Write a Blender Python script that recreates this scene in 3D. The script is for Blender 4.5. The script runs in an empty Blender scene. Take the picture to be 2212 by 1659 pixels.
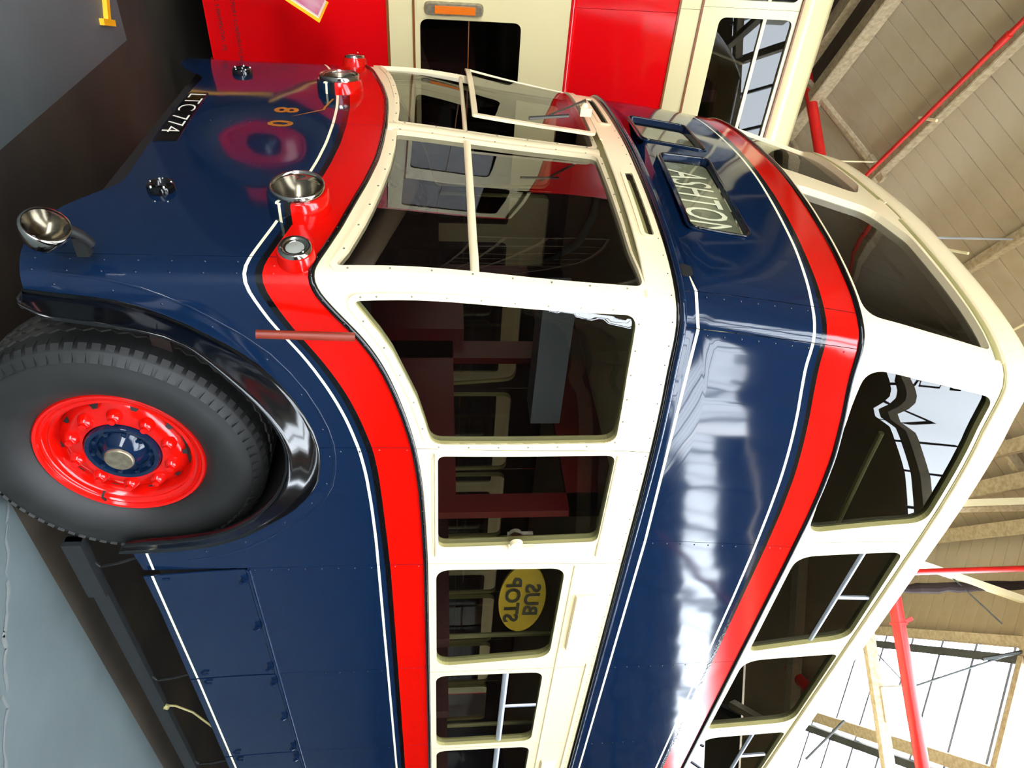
import bpy, math, random
import numpy as np
from mathutils import Vector, Matrix
from mathutils.geometry import delaunay_2d_cdt
random.seed(7)
SC = bpy.context.scene
COL = SC.collection
PI = math.pi

# ------------------------------------------------------------------ camera (photograph stands on its side: a rolled camera)
FPX = 1565.0
CAM = np.array([0.0, -1.88, 1.67])
tilt = math.atan(156 / FPX)
fx = np.array([2690 - 829.5, 950 - 1106.0, FPX]); fx /= np.linalg.norm(fx)
uz = np.array([0, math.cos(tilt), math.sin(tilt)])
MW = np.array([fx, -np.cross(uz, fx), uz])
Rr, Uu, Ff = Vector(MW[:, 0]), Vector(MW[:, 1]), Vector(MW[:, 2])
cam = bpy.data.cameras.new('camera')
cam.sensor_width = 36; cam.lens = FPX / 2212 * 36; cam.clip_end = 200
co = bpy.data.objects.new('camera', cam); COL.objects.link(co)
mm = Matrix((Uu, -Rr, -Ff)).transposed().to_4x4(); mm.translation = Vector(CAM)
co.matrix_world = mm
SC.camera = co

# ------------------------------------------------------------------ world and exposure
w = bpy.data.worlds.new('world'); SC.world = w; w.use_nodes = True
bg = w.node_tree.nodes['Background']
bg.inputs[0].default_value = (0.90, 0.95, 1.0, 1); bg.inputs[1].default_value = 22.0
SC.view_settings.view_transform = 'Standard'; SC.view_settings.look = 'None'
SC.view_settings.gamma = 1; SC.view_settings.use_curve_mapping = False
SC.view_settings.exposure = -0.22

# ------------------------------------------------------------------ materials
def lin(c):
    return tuple(((x / 255) / 12.92 if x / 255 <= .04045 else ((x / 255 + .055) / 1.055) ** 2.4) for x in c) + (1,)
MATS = {}
def mat(name, rgb, rough=.5, metal=0., spec=.5, var=.0, vscale=4., bump=0., bscale=3., coat=0., rgb2=None):
    if name in MATS: return MATS[name]
    m = bpy.data.materials.new(name); m.use_nodes = True
    nt = m.node_tree; b = nt.nodes['Principled BSDF']; L = nt.links
    b.inputs['Base Color'].default_value = lin(rgb)
    b.inputs['Roughness'].default_value = rough; b.inputs['Metallic'].default_value = metal
    b.inputs['Specular IOR Level'].default_value = spec
    b.inputs['Coat Weight'].default_value = coat; b.inputs['Coat Roughness'].default_value = .03
    if var or rgb2 or bump:
        tc = nt.nodes.new('ShaderNodeTexCoord')
    if var or rgb2:
        n = nt.nodes.new('ShaderNodeTexNoise'); n.inputs['Scale'].default_value = vscale; n.inputs['Detail'].default_value = 6
        L.new(tc.outputs['Object'], n.inputs['Vector'])
        r = nt.nodes.new('ShaderNodeValToRGB')
        r.color_ramp.elements[0].position = .35; r.color_ramp.elements[1].position = .68
        c = lin(rgb)
        if rgb2: r.color_ramp.elements[0].color = c; r.color_ramp.elements[1].color = lin(rgb2)
        else:
            r.color_ramp.elements[0].color = tuple(x * (1 - var) for x in c[:3]) + (1,)
            r.color_ramp.elements[1].color = tuple(min(1, x * (1 + var)) for x in c[:3]) + (1,)
        L.new(n.outputs['Fac'], r.inputs['Fac']); L.new(r.outputs['Color'], b.inputs['Base Color'])
    if bump:
        n2 = nt.nodes.new('ShaderNodeTexNoise'); n2.inputs['Scale'].default_value = bscale; n2.inputs['Detail'].default_value = 2
        L.new(tc.outputs['Object'], n2.inputs['Vector'])
        bp = nt.nodes.new('ShaderNodeBump'); bp.inputs['Strength'].default_value = 1; bp.inputs['Distance'].default_value = bump
        L.new(n2.outputs['Fac'], bp.inputs['Height']); L.new(bp.outputs['Normal'], b.inputs['Normal'])
    MATS[name] = m
    return m
def glassmat(name, tint, rough=0., ior=1.6, facmul=1.0):
    m = bpy.data.materials.new(name); m.use_nodes = True; nt = m.node_tree; nt.nodes.clear()
    o = nt.nodes.new('ShaderNodeOutputMaterial'); mx = nt.nodes.new('ShaderNodeMixShader')
    t = nt.nodes.new('ShaderNodeBsdfTransparent'); t.inputs[0].default_value = tint + (1,)
    g = nt.nodes.new('ShaderNodeBsdfGlossy'); g.inputs['Roughness'].default_value = rough
    f = nt.nodes.new('ShaderNodeFresnel'); f.inputs[0].default_value = ior
    ge = nt.nodes.new('ShaderNodeNewGeometry'); mr = nt.nodes.new('ShaderNodeMapRange'); mr.inputs['To Min'].default_value = ior; mr.inputs['To Max'].default_value = 1 / ior
    nt.links.new(ge.outputs['Backfacing'], mr.inputs['Value']); nt.links.new(mr.outputs['Result'], f.inputs[0])
    nt.links.new(f.outputs[0], mx.inputs[0]); nt.links.new(t.outputs[0], mx.inputs[1]); nt.links.new(g.outputs[0], mx.inputs[2])
    nt.links.new(mx.outputs[0], o.inputs[0]); MATS[name] = m
    return m
BLUE = mat('navy_paint', (10, 28, 53), .07, spec=.42, bump=.0035, bscale=2.2)
WHITE = mat('cream_lining', (244, 236, 196), .2)
BLACK = mat('black_paint', (10, 10, 11), .12, bump=.0006, bscale=60)
RED = mat('red_paint', (196, 11, 4), .12, bump=.0015, bscale=2.5)
CREAM = mat('cream_paint', (236, 217, 174), .22, bump=.0008, bscale=3)
KHAKI = mat('khaki_trim', (156, 146, 92), .45)
CHROME = mat('chrome', (176, 174, 166), .12, 1.)
REFL = mat('aged_reflector', (112, 104, 90), .22, 1.)
DULL = mat('worn_metal', (150, 140, 118), .4, .8, var=.25, vscale=40)
ALU = mat('aluminium_trim', (190, 196, 205), .35, .6)
RUB = mat('tyre_rubber', (24, 24, 23), .6, var=.2, vscale=9)
RUBG = mat('tread_rubber', (34, 32, 28), .75, var=.3, vscale=14)
FEND = mat('black_gloss_wing', (7, 8, 10), .14, bump=.0008, bscale=9)
DARK = mat('underbody', (16, 11, 10), .8, var=.3)
MAROON = mat('maroon_interior', (84, 14, 16), .35, var=.15)
BROWNI = mat('brown_interior', (38, 22, 16), .6, var=.2)
IVORY = mat('ivory_ceiling', (168, 156, 120), .5)
GREYI = mat('grey_cab_locker', (112, 114, 118), .5)
SEAT = mat('seat_moquette', (70, 30, 28), .85, var=.3, vscale=60)
WOODR = mat('redbrown_wood', (112, 34, 12), .5, var=.2)
STRAP = mat('black_strap', (16, 15, 14), .6)
RAIL = mat('guard_rail_black', (20, 23, 25), .7, var=.25, vscale=20)
def two_sided(m, inner):
    nt = m.node_tree; b = nt.nodes['Principled BSDF']; ge = nt.nodes.new('ShaderNodeNewGeometry'); mx = nt.nodes.new('ShaderNodeMix'); mx.data_type = 'RGBA'
    mx.inputs['A'].default_value = b.inputs['Base Color'].default_value; mx.inputs['B'].default_value = lin(inner)
    nt.links.new(ge.outputs['Backfacing'], mx.inputs['Factor']); nt.links.new(mx.outputs['Result'], b.inputs['Base Color'])
PANEL = {}
for m_ in (BLUE, WHITE, BLACK, RED, CREAM):
    c_ = m_.copy(); c_.name = m_.name + '_panel'; two_sided(c_, (40, 20, 15)); PANEL[m_.name] = c_      # the inside of the body panels is dark brown
GLASS = glassmat('window_glass', (.62, .64, .60), ior=1.85)
GLASSD = glassmat('dark_window_glass', (.30, .32, .30), ior=1.5)
WSGLASS = glassmat('windscreen_glass', (.36, .37, .35), ior=1.85)
LENS = glassmat('lamp_glass', (.95, .95, .92))
OLIVE = mat('blind_cloth', (116, 118, 92), .6, var=.12, vscale=3)
GOLD = mat('gold_leaf', (176, 112, 28), .35, .3)
YELLOW = mat('yellow_paint', (250, 178, 16), .5)
REDP = mat('red_pipe_paint', (206, 30, 24), .35, var=.15)
BOARD = mat('roof_board_paint', (186, 175, 154), .7, var=.14, vscale=1.3, rgb2=(162, 145, 118))
STEEL = mat('painted_steel', (186, 172, 142), .6, var=.2, vscale=26, rgb2=(158, 140, 110))
DSTEEL = mat('dark_steel', (52, 56, 54), .6, var=.2, vscale=12)
BRICK = mat('brick_dark', (52, 36, 27), .9, var=.3, vscale=6)

# ------------------------------------------------------------------ object helpers
def link(name, me, parent=None):
    o = bpy.data.objects.new(name, me); COL.objects.link(o)
    if parent is not None: o.parent = parent
    return o
def tag(o, label=None, cat=None, group=None, kind=None):
    if label: o['label'] = label
    if cat: o['category'] = cat
    if group: o['group'] = group
    if kind: o['kind'] = kind
    return o
def empty(name, loc, label=None, cat=None, group=None, kind=None):
    o = link(name, None); o.location = loc
    return tag(o, label, cat, group, kind)
class MB:
    def __init__(s): s.v = []; s.f = []; s.m = []
    def add(s, vs, fs, mi=0):
        k = len(s.v); s.v += [tuple(map(float, p)) for p in vs]
        s.f += [tuple(i + k for i in f) for f in fs]; s.m += [mi] * len(fs)
    def box(s, a, b, mi=0, M=None):
        x0, y0, z0 = a; x1, y1, z1 = b
        vs = [(x0,y0,z0),(x1,y0,z0),(x1,y1,z0),(x0,y1,z0),(x0,y0,z1),(x1,y0,z1),(x1,y1,z1),(x0,y1,z1)]
        if M is not None: vs = [tuple(M @ Vector(v)) for v in vs]
        s.add(vs, [(0,3,2,1),(4,5,6,7),(0,1,5,4),(1,2,6,5),(2,3,7,6),(3,0,4,7)], mi)
    def beam(s, a, b, w, h, up=(0, 0, 1), mi=0):
        a = Vector(a); b = Vector(b); d = (b - a); L = d.length; d.normalize(); up = Vector(up)
        sd = d.cross(up)
        if sd.length < 1e-4: sd = d.cross(Vector((1, 0, 0)))
        sd.normalize(); u2 = sd.cross(d)
        M = Matrix((d, sd, u2)).transposed().to_4x4(); M.translation = a
        s.box((0, -w / 2, -h / 2), (L, w / 2, h / 2), mi, M)
    def tube(s, pts, r, n=10, mi=0, closed=False, cap=True):
        pts = [Vector(p) for p in pts]; N = len(pts); rr = r if isinstance(r, (list, tuple)) else [r] * N
        prev = None; rings = []
        for i, p in enumerate(pts):
            if closed: t = (pts[(i + 1) % N] - pts[i - 1]).normalized()
            else: t = (pts[min(i + 1, N - 1)] - pts[max(i - 1, 0)]).normalized()
            if prev is None:
                a = Vector((0, 0, 1)) if abs(t.z) < .9 else Vector((1, 0, 0)); prev = (a - t * a.dot(t)).normalized()
            else: prev = (prev - t * prev.dot(t)).normalized()
            bb = t.cross(prev)
            rings.append([p + (prev * math.cos(2 * PI * k / n) + bb * math.sin(2 * PI * k / n)) * rr[i] for k in range(n)])
        vs = [q for R in rings for q in R]; fs = []
        for i in range(N if closed else N - 1):
            j = (i + 1) % N
            for k in range(n): fs.append((i * n + k, i * n + (k + 1) % n, j * n + (k + 1) % n, j * n + k))
        if cap and not closed: fs.append(tuple(range(n))[::-1]); fs.append(tuple((N - 1) * n + k for k in range(n)))
        s.add(vs, fs, mi)
    def lathe(s, prof, c, ax, n=40, mi=0, mis=None):
        # prof: (distance along axis, radius)
        ax = Vector(ax).normalized(); a = Vector((0, 0, 1)) if abs(ax.z) < .9 else Vector((1, 0, 0))
        e1 = (a - ax * a.dot(ax)).normalized(); e2 = ax.cross(e1); c = Vector(c)
        vs = [c + ax * d + (e1 * math.cos(2 * PI * k / n) + e2 * math.sin(2 * PI * k / n)) * r for d, r in prof for k in range(n)]
        for i in range(len(prof) - 1):
            s.add([], [])
        k0 = len(s.v); s.v += [tuple(v) for v in vs]
        for i in range(len(prof) - 1):
            for k in range(n):
                s.f.append((k0 + i * n + k, k0 + (i + 1) * n + k, k0 + (i + 1) * n + (k + 1) % n, k0 + i * n + (k + 1) % n))
                s.m.append(mis[i] if mis else mi)
    def build(s, name, mats, parent=None, smooth=False, angle=None):
        if not isinstance(mats, (list, tuple)): mats = [mats]
        me = bpy.data.meshes.new(name); me.from_pydata(s.v, [], s.f)
        for m in mats: me.materials.append(m)
        me.polygons.foreach_set('material_index', s.m)
        if smooth:
            me.polygons.foreach_set('use_smooth', [True] * len(me.polygons))
            if angle: me.set_sharp_from_angle(angle=math.radians(angle))
        me.update()
        return link(name, me, parent)
def bx(name, a, b, m, parent=None):
    q = MB(); q.box(a, b); return q.build(name, m, parent)

# ------------------------------------------------------------------ body surface of the trolleybus: (s along the outline, z)
YC = 1.11
LOW = [(0,0),(.25,.004),(.5,.014),(.7,.028),(.85,.044),(.95,.060),(1.01,.078),(1.040,.100),(1.054,.130),(1.058,.17),(1.062,.25),(1.068,.36),(1.082,.48),(1.100,.70),(1.108,.90),(1.11,1.15),(1.11,8.2)]
HIGH = [(0,0),(.25,.008),(.5,.026),(.7,.050),(.85,.080),(.94,.112),(1.0,.145),(1.030,.175),(1.047,.21),(1.055,.25),(1.061,.31),(1.070,.40),(1.085,.50),(1.100,.68),(1.108,.90),(1.11,1.15),(1.11,8.2)]
XC = [(.2,1.125),(.7,1.134),(1.12,1.134),(1.45,1.137),(2.0,1.165),(2.35,1.18),(2.55,1.20),(3.02,1.262),(3.2,1.292),(3.5,1.372),(3.82,1.465),(4.3,1.60)]
Lw = np.array(LOW); Hh = np.array(HIGH)
SS = np.concatenate([[0], np.cumsum(np.hypot(*np.diff((Lw + Hh) / 2, axis=0).T))])
def slopes(x, y):
    d = np.diff(y) / np.diff(x); m = np.zeros(len(x))
    m[1:-1] = np.where(d[:-1] * d[1:] > 0, 2 * d[:-1] * d[1:] / (d[:-1] + d[1:] + 1e-12), 0)
    m[0] = d[0]; m[-1] = d[-1]; return m
def herm(x, y, m, q):
    q = min(max(q, x[0]), x[-1]); i = min(max(int(np.searchsorted(x, q, side='right')) - 1, 0), len(x) - 2)
    h = x[i + 1] - x[i]; t = (q - x[i]) / h
    return (2*t**3-3*t**2+1)*y[i] + (t**3-2*t**2+t)*h*m[i] + (-2*t**3+3*t**2)*y[i+1] + (t**3-t**2)*h*m[i+1]
mL = [slopes(SS, Lw[:, 0]), slopes(SS, Lw[:, 1])]; mH = [slopes(SS, Hh[:, 0]), slopes(SS, Hh[:, 1])]
mL[1][0] = 0; mH[1][0] = 0
xc = np.array(XC); mX = slopes(xc[:, 0], xc[:, 1])
_c = {}
def surf(s, z):
    key = (round(s, 5), round(z, 5))
    if key in _c: return _c[key]
    a = abs(s); t = min(max(z - 1.5, 0), 1); t = t * t * (3 - 2 * t)
    d = (1 - t) * herm(SS, Lw[:, 0], mL[0], a) + t * herm(SS, Hh[:, 0], mH[0], a)
    dx = (1 - t) * herm(SS, Lw[:, 1], mL[1], a) + t * herm(SS, Hh[:, 1], mH[1], a)
    x0 = herm(xc[:, 0], xc[:, 1], mX, z)
    X = x0 + dx - min(max((a - 1.8) / 1.5, 0), 1) * (x0 - 1.2)
    r = Vector((float(X), float(YC - (1 if s >= 0 else -1) * d), float(z)))
    _c[key] = r
    return r
def snorm(s, z):
    e = .004
    ds = surf(s + e, z) - surf(s - e, z); dz = surf(s, z + e) - surf(s, z - e)
    return ds.cross(dz).normalized()      # points outwards
def on(s, z, off=0.): return surf(s, z) + snorm(s, z) * off
S_END = 8.9
def curve(pts):
    P = [(a, b) for a, b in pts]
    def f(s):
        s = abs(s)
        if s <= P[0][0]: return P[0][1]
        for i in range(len(P) - 1):
            if s <= P[i + 1][0]:
                # catmull-like smooth through neighbours
                t = (s - P[i][0]) / (P[i + 1][0] - P[i][0]); return P[i][1] + (P[i + 1][1] - P[i][1]) * t
        return P[-1][1]
    # smooth by resampling with a small box filter
    def g(s, h=.018):
        return sum(f(abs(s) + k * h) for k in (-2, -1, 0, 1, 2)) / 5
    return g
bead_low = curve([(0,1.446),(.2,1.441),(.334,1.432),(.513,1.404),(.67,1.37),(.814,1.339),(.93,1.303),(.99,1.279),(1.03,1.270),(1.055,1.273),(1.092,1.289),(1.138,1.318),(1.174,1.35),(1.206,1.382),(1.245,1.411),(1.288,1.441),(1.361,1.481),(1.449,1.516),(1.549,1.548),(1.652,1.571),(1.762,1.585),(1.897,1.597),(2.1,1.605),(2.342,1.611),(20,1.611)])
red_low = curve([(0,1.292),(.2,1.286),(.377,1.268),(.55,1.24),(.771,1.196),(.859,1.173),(.972,1.138),(1.01,1.126),(1.039,1.124),(1.076,1.132),(1.126,1.153),(1.177,1.18),(1.228,1.214),(1.286,1.253),(1.359,1.303),(1.446,1.351),(1.541,1.39),(1.631,1.415),(1.7,1.430),(1.827,1.442),(1.978,1.449),(2.196,1.456),(2.439,1.462),(20,1.464)])
blk_low = lambda s: red_low(s) - .0225
wht_low = curve([(0,1.237),(.189,1.232),(.346,1.218),(.451,1.202),(.6,1.175),(.759,1.143),(.849,1.120),(.932,1.094),(.988,1.077),(1.032,1.070),(1.059,1.075),(1.1,1.089),(1.156,1.115),(1.214,1.151),(1.26,1.186),(1.318,1.227),(1.392,1.272),(1.448,1.301),(1.509,1.329),(1.58,1.354),(1.692,1.380),(1.827,1.396),(2.003,1.406),(2.2,1.411),(20,1.412)])
bead_up = curve([(0,3.207),(.284,3.203),(.583,3.188),(.786,3.174),(.915,3.168),(1.0,3.164),(1.1,3.158),(1.205,3.164),(1.329,3.181),(1.465,3.198),(1.624,3.216),(1.804,3.227),(1.98,3.232),(2.3,3.235),(20,3.236)])
red_up = curve([(0,3.068),(.256,3.068),(.507,3.056),(.731,3.040),(.9,3.031),(1.027,3.026),(1.12,3.020),(1.2,3.026),(1.307,3.040),(1.53,3.065),(1.729,3.086),(1.931,3.096),(2.2,3.101),(20,3.103)])
blk_up = lambda s: red_up(s) - .019
wht3 = curve([(0,3.038),(.149,3.038),(.41,3.026),(.652,3.012),(.788,2.998),(.929,2.985),(1.0,2.980),(1.07,2.974),(1.176,2.972),(1.314,2.990),(1.469,3.007),(1.639,3.023),(1.762,3.033),(1.922,3.041),(2.212,3.051),(2.6,3.056),(20,3.056)])
ZD, ZG, W2 = 2.472, 3.812, 2.545
hem = curve([(0,.592),(.5,.592),(.566,.588),(.6,.56),(.651,.508),(.738,.442),(.85,.415),(.95,.408),(1.025,.428),(1.1,.436),(2.24,.446),(2.4,.468),(20,.470)])

def resamp(poly, step=.04, closed=True):
    out = []; n = len(poly)
    for i in range(n if closed else n - 1):
        a = poly[i]; b = poly[(i + 1) % n]; d = math.hypot(b[0] - a[0], b[1] - a[1]); k = max(1, int(math.ceil(d / step)))
        for j in range(k): out.append((a[0] + (b[0] - a[0]) * j / k, a[1] + (b[1] - a[1]) * j / k))
    if not closed: out.append(poly[-1])
    return out
def spaced(poly, step):
    n = len(poly); out = []; acc = 0
    for i in range(n):
        a = poly[i]; b = poly[(i + 1) % n]; d = math.hypot(b[0] - a[0], b[1] - a[1])
        while acc < d:
            t = acc / d; out.append((a[0] + (b[0] - a[0]) * t, a[1] + (b[1] - a[1]) * t)); acc += step
        acc -= d
    return out
def rounded(cs):
    # cs: (s, z, radius)
    out = []; n = len(cs)
    for i in range(n):
        p = np.array(cs[i][:2], float); a = np.array(cs[i - 1][:2], float); b = np.array(cs[(i + 1) % n][:2], float); r = cs[i][2]
        if r <= 0: out.append(tuple(p)); continue
        u = (a - p) / np.linalg.norm(a - p); v = (b - p) / np.linalg.norm(b - p)
        ang = math.acos(max(-1, min(1, float(u @ v)))); t = r / math.tan(ang / 2)
        t = min(t, .45 * np.linalg.norm(a - p), .45 * np.linalg.norm(b - p))
        p0 = p + u * t; p1 = p + v * t
        K = 7 if r > .02 else 3
        for k in range(K + 1):
            q = k / K; out.append(tuple((1-q)**2 * p0 + 2*q*(1-q) * p + q*q * p1))
    return out
def area(p): return .5 * sum(p[i][0] * p[(i + 1) % len(p)][1] - p[(i + 1) % len(p)][0] * p[i][1] for i in range(len(p)))
def offset(poly, w):
    P = poly if area(poly) > 0 else poly[::-1]; n = len(P); out = []
    for i in range(n):
        a = np.array(P[i - 1]); p = np.array(P[i]); b = np.array(P[(i + 1) % n])
        u = p - a; v = b - p; u = u / (np.linalg.norm(u) + 1e-9); v = v / (np.linalg.norm(v) + 1e-9)
        nn = np.array([u[1] + v[1], -u[0] - v[0]]); l = np.linalg.norm(nn); nn = nn / (l + 1e-9)
        c = max(.5, l / 2); out.append(tuple(p + nn * w / c))
    return out
def inside(p, poly):
    x, y = p; c = False; n = len(poly); j = n - 1
    for i in range(n):
        xi, yi = poly[i]; xj, yj = poly[j]
        if (yi > y) != (yj > y) and x < (xj - xi) * (y - yi) / (yj - yi) + xi: c = not c
        j = i
    return c
def sheet(name, outer, holes=(), lines=(), paint=None, mats=(CREAM,), off=0., reveal=None, parent=None, edge=0.):
    """skin piece on the body surface; lines are paint borders; reveal=(depth, material index) lines the holes"""
    offf = off if callable(off) else (lambda s, z: off)
    outer = resamp(outer, .05); holes = [resamp(h, .06) for h in holes]
    vs = []; es = []
    def loop(P, closed=True):
        k = len(vs); vs.extend([Vector(p) for p in P]); n = len(P)
        for i in range(n if closed else n - 1): es.append((k + i, k + (i + 1) % n))
    loop(outer)
    for h in holes: loop(h)
    s0 = min(p[0] for p in outer); s1 = max(p[0] for p in outer); z0 = min(p[1] for p in outer); z1 = max(p[1] for p in outer)
    for l in lines:
        P = [p for p in l if s0 - .06 < p[0] < s1 + .06]
        if len(P) > 1: loop(P, False)
    s = math.ceil(s0 / .035) * .035 + .0113
    while s < s1:
        z = z0 + .0371
        while z < z1:
            if inside((s, z), outer): vs.append(Vector((s, z)))
            z += .11
        s += .035 if abs(s) < 1.5 else .12
    rv, re, rf, *_ = delaunay_2d_cdt(vs, es, [], 0, 1e-5)
    keep = []; mi = []
    for f in rf:
        cx = sum(rv[i].x for i in f) / 3; cz = sum(rv[i].y for i in f) / 3
        if not inside((cx, cz), outer) or any(inside((cx, cz), h) for h in holes): continue
        a, b, c = (rv[i] for i in f)
        if abs((b - a).cross(c - a)) < 1e-9: continue
        if (b - a).cross(c - a) < 0: f = f[::-1]
        keep.append(tuple(f)); mi.append(paint(cx, cz) if paint else 0)
    used = sorted({i for f in keep for i in f}); mp = {i: k for k, i in enumerate(used)}
    V = []; N = []
    for i in used:
        p = rv[i]; n = snorm(p.x, p.y); V.append(surf(p.x, p.y) + n * offf(p.x, p.y)); N.append(n)
    F = [tuple(mp[i] for i in f) for f in keep]
    nsk = len(F)
    def wall(P, depth, m, inward):
        k = len(V); n = len(P)
        for p in P:
            nn = snorm(*p); a = surf(*p) + nn * offf(*p)
            V.append(a); V.append(a - nn * depth); N.append(nn); N.append(nn)
        for i in range(n):
            j = (i + 1) % n; F.append((k + 2*i, k + 2*i + 1, k + 2*j + 1, k + 2*j)); mi.append(m)
    if reveal:
        for h in holes:
            P = h if area(h) > 0 else h[::-1]; wall(P[::-1], reveal[0], reveal[1], True)
    if edge:
        P = outer if area(outer) > 0 else outer[::-1]; wall(P, edge, 0, False)
    me = bpy.data.meshes.new(name); me.from_pydata([tuple(v) for v in V], [], F)
    for m in mats: me.materials.append(PANEL.get(m.name, m))
    me.polygons.foreach_set('material_index', mi)
    me.polygons.foreach_set('use_smooth', [k < nsk for k in range(len(F))])
    me.update()
    ln = []
    for k, poly in enumerate(me.polygons):
        for li in poly.loop_indices:
            ln.append(tuple(N[me.loops[li].vertex_index]) if k < nsk else (0, 0, 0))
    me.normals_split_custom_set(ln)
    return link(name, me, parent)
def strip(name, pts, w, h, m, parent, off=0., n=6, offf=None):
    """half round moulding along (s,z) points"""
    q = MB(); rings = []
    N = len(pts)
    P = [on(*p, off if offf is None else offf(*p)) for p in pts]
    for i, p in enumerate(pts):
        t = (P[min(i + 1, N - 1)] - P[max(i - 1, 0)]).normalized(); nn = snorm(*p); b = nn.cross(t).normalized()
        rings.append([P[i] + b * (w / 2 * math.cos(PI * k / n)) + nn * (h * math.sin(PI * k / n)) for k in range(n + 1)])
    vs = [v for R in rings for v in R]; fs = []
    for i in range(N - 1):
        for k in range(n): fs.append((i*(n+1)+k, (i+1)*(n+1)+k, (i+1)*(n+1)+k+1, i*(n+1)+k+1))
    fs.append(tuple(range(n + 1))); fs.append(tuple((N-1)*(n+1)+k for k in range(n + 1))[::-1])
    q.add(vs, fs)
    return q.build(name, m, parent, smooth=True, angle=60)
def frange(a, b, st):
    n = max(1, int(round((b - a) / st))); return [a + (b - a) * i / n for i in range(n + 1)]
def sline(f, a, b, st=.03):
    xs = frange(a, min(b, 2.4), st) if a < 2.4 else [a]
    if b > 2.4:
        xs += frange(max(a, 2.4), b, .25)[1:]
    return [(s, f(s)) for s in xs]
def mirror(o):
    c = o.copy(); COL.objects.link(c); c.parent = o.parent
    c.location = (0, 2 * YC, 0); c.scale = (1, -1, 1); return c
def ring(name, poly, w, t, m, parent, base=0.):
    bf = base if callable(base) else (lambda s, z: base)
    return sheet(name, offset(poly, w), [poly], mats=(m,), off=lambda s, z: bf(s, z) + t, reveal=(t + .004, 0), parent=parent, edge=t + .001)
def text_obj(name, txt, size, mapf, m, parent=None, xs=1., bold=.0, align='LEFT', ext=.0):
    cu = bpy.data.curves.new(name, 'FONT'); cu.body = txt; cu.size = size; cu.offset = bold; cu.align_x = align; cu.resolution_u = 3
    o = bpy.data.objects.new(name, cu); COL.objects.link(o)
    dg = bpy.context.evaluated_depsgraph_get(); me = bpy.data.meshes.new_from_object(o.evaluated_get(dg))
    bpy.data.objects.remove(o); bpy.data.curves.remove(cu)
    for v in me.vertices: v.co = mapf(v.co.x * xs, v.co.y)
    me.materials.clear(); me.materials.append(m); me.update()
    return link(name, me, parent)

# ------------------------------------------------------------------ the hall: axes p (along the ridge) and q (across)
AZ = math.radians(33.6)
DP = Vector((math.cos(AZ), math.sin(AZ), 0)); DQ = Vector((-math.sin(AZ), math.cos(AZ), 0))
HO = Vector((0, -1.88, 1.67))
def H(p, q, z): return HO + DP * p + DQ * q + Vector((0, 0, z))      # z above eye height
KP = .53
def zl(q): return 6.6 - KP * q            # left hand slope
def zr(q): return 6.04 + KP * q           # right hand slope
QR = (6.6 - 6.04) / (2 * KP); ZRG = zl(QR)
# floor
q = MB()
q.add([(-16,-22,0),(26,-22,0),(26,.12,0),(-16,.12,0),(-16,2.42,0),(1.22,2.42,0),(1.22,.12,0),(26,2.42,0),(26,20,0),(-16,20,0)],
      [(0,1,2,6,3)], 0)
q.add([(-16,.12,0),(1.22,.12,0),(1.22,2.42,0),(-16,2.42,0)], [(0,1,2,3)], 0)
q.add([(1.22,.12,0),(26,.12,0),(26,2.42,0),(1.22,2.42,0)], [(0,1,2,3)], 1)
q.add([(-16,2.42,0),(26,2.42,0),(26,20,0),(-16,20,0)], [(0,1,2,3)], 1)
FLG = mat('floor_paint_grey', (82, 92, 92), .6, var=.10, vscale=2.2, bump=.002, bscale=7)
FLB = mat('floor_bare_concrete', (62, 52, 38), .8, var=.3, vscale=1.6, rgb2=(34, 29, 22))
fl = q.build('floor', [FLG, FLB]); tag(fl, kind='structure')
# cracks / line joints in the floor paint
q = MB()
random.seed(3)
def crack(x0, y0, x1, y1, n=26, wd=.006):
    pts = [(x0 + (x1 - x0) * i / n + random.uniform(-.018, .018), y0 + (y1 - y0) * i / n + random.uniform(-.018, .018)) for i in range(n + 1)]
    for i in range(n):
        a, b = pts[i], pts[i + 1]; ww = wd * random.uniform(.4, 1.3)
        dx, dy = b[0] - a[0], b[1] - a[1]; l = math.hypot(dx, dy); nx, ny = -dy / l * ww, dx / l * ww
        q.add([(a[0]-nx,a[1]-ny,.0015),(b[0]-nx,b[1]-ny,.0015),(b[0]+nx,b[1]+ny,.0015),(a[0]+nx,a[1]+ny,.0015)], [(0,1,2,3)])
crack(2.28, .12, 2.5, -.09, 8, .008); crack(2.5, -.09, 2.83, -.38, 12, .010); crack(2.83, -.38, 3.9, -1.25, 20, .009); crack(4.63, .10, 4.75, -.10, 6, .003)
CRK = mat('crack_filler', (104, 108, 106), .8)
o = q.build('floor_crack', CRK, fl)

ceiling = empty('ceiling', (0, 0, 0), kind='structure')
# boards
BW = .2
def board_mesh(name, qa, qb, zf, w, m):
    b = MB(); t = .02; g = .006
    A = H(0, qa, zf(qa)); B = H(0, qb, zf(qb)); P = DP
    up = Vector((0, 0, t))
    vs = []
    for base in (A, B):
        vs += [base + P * g + up, base + P * (w - g) + up, base + P * (w - .001) + up, base + P * (w - g), base + P * g, base + P * .001 + up]
    vs = []
    for base in (A, B):
        vs += [base + P * .0005 + up, base + P * .0005 + up * .4, base + P * g, base + P * (w - g), base + P * (w - .0005) + up * .4, base + P * (w - .0005) + up]
    n = 6; fs = [(i, (i + 1) % n, n + (i + 1) % n, n + i) for i in range(n)] + [tuple(range(n))[::-1], tuple(range(n, 2 * n))]
    b.add(vs, fs); return b.build(name, m, ceiling)
QA = -.66                                   # boards end, glazing starts
QL = 4.95                                   # left eaves
QE = -4.65                                  # right eaves
bl = board_mesh('roof_board', QR, QL, zl, BW, BOARD); br = board_mesh('roof_board', QA, QR, zr, BW, BOARD)
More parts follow.
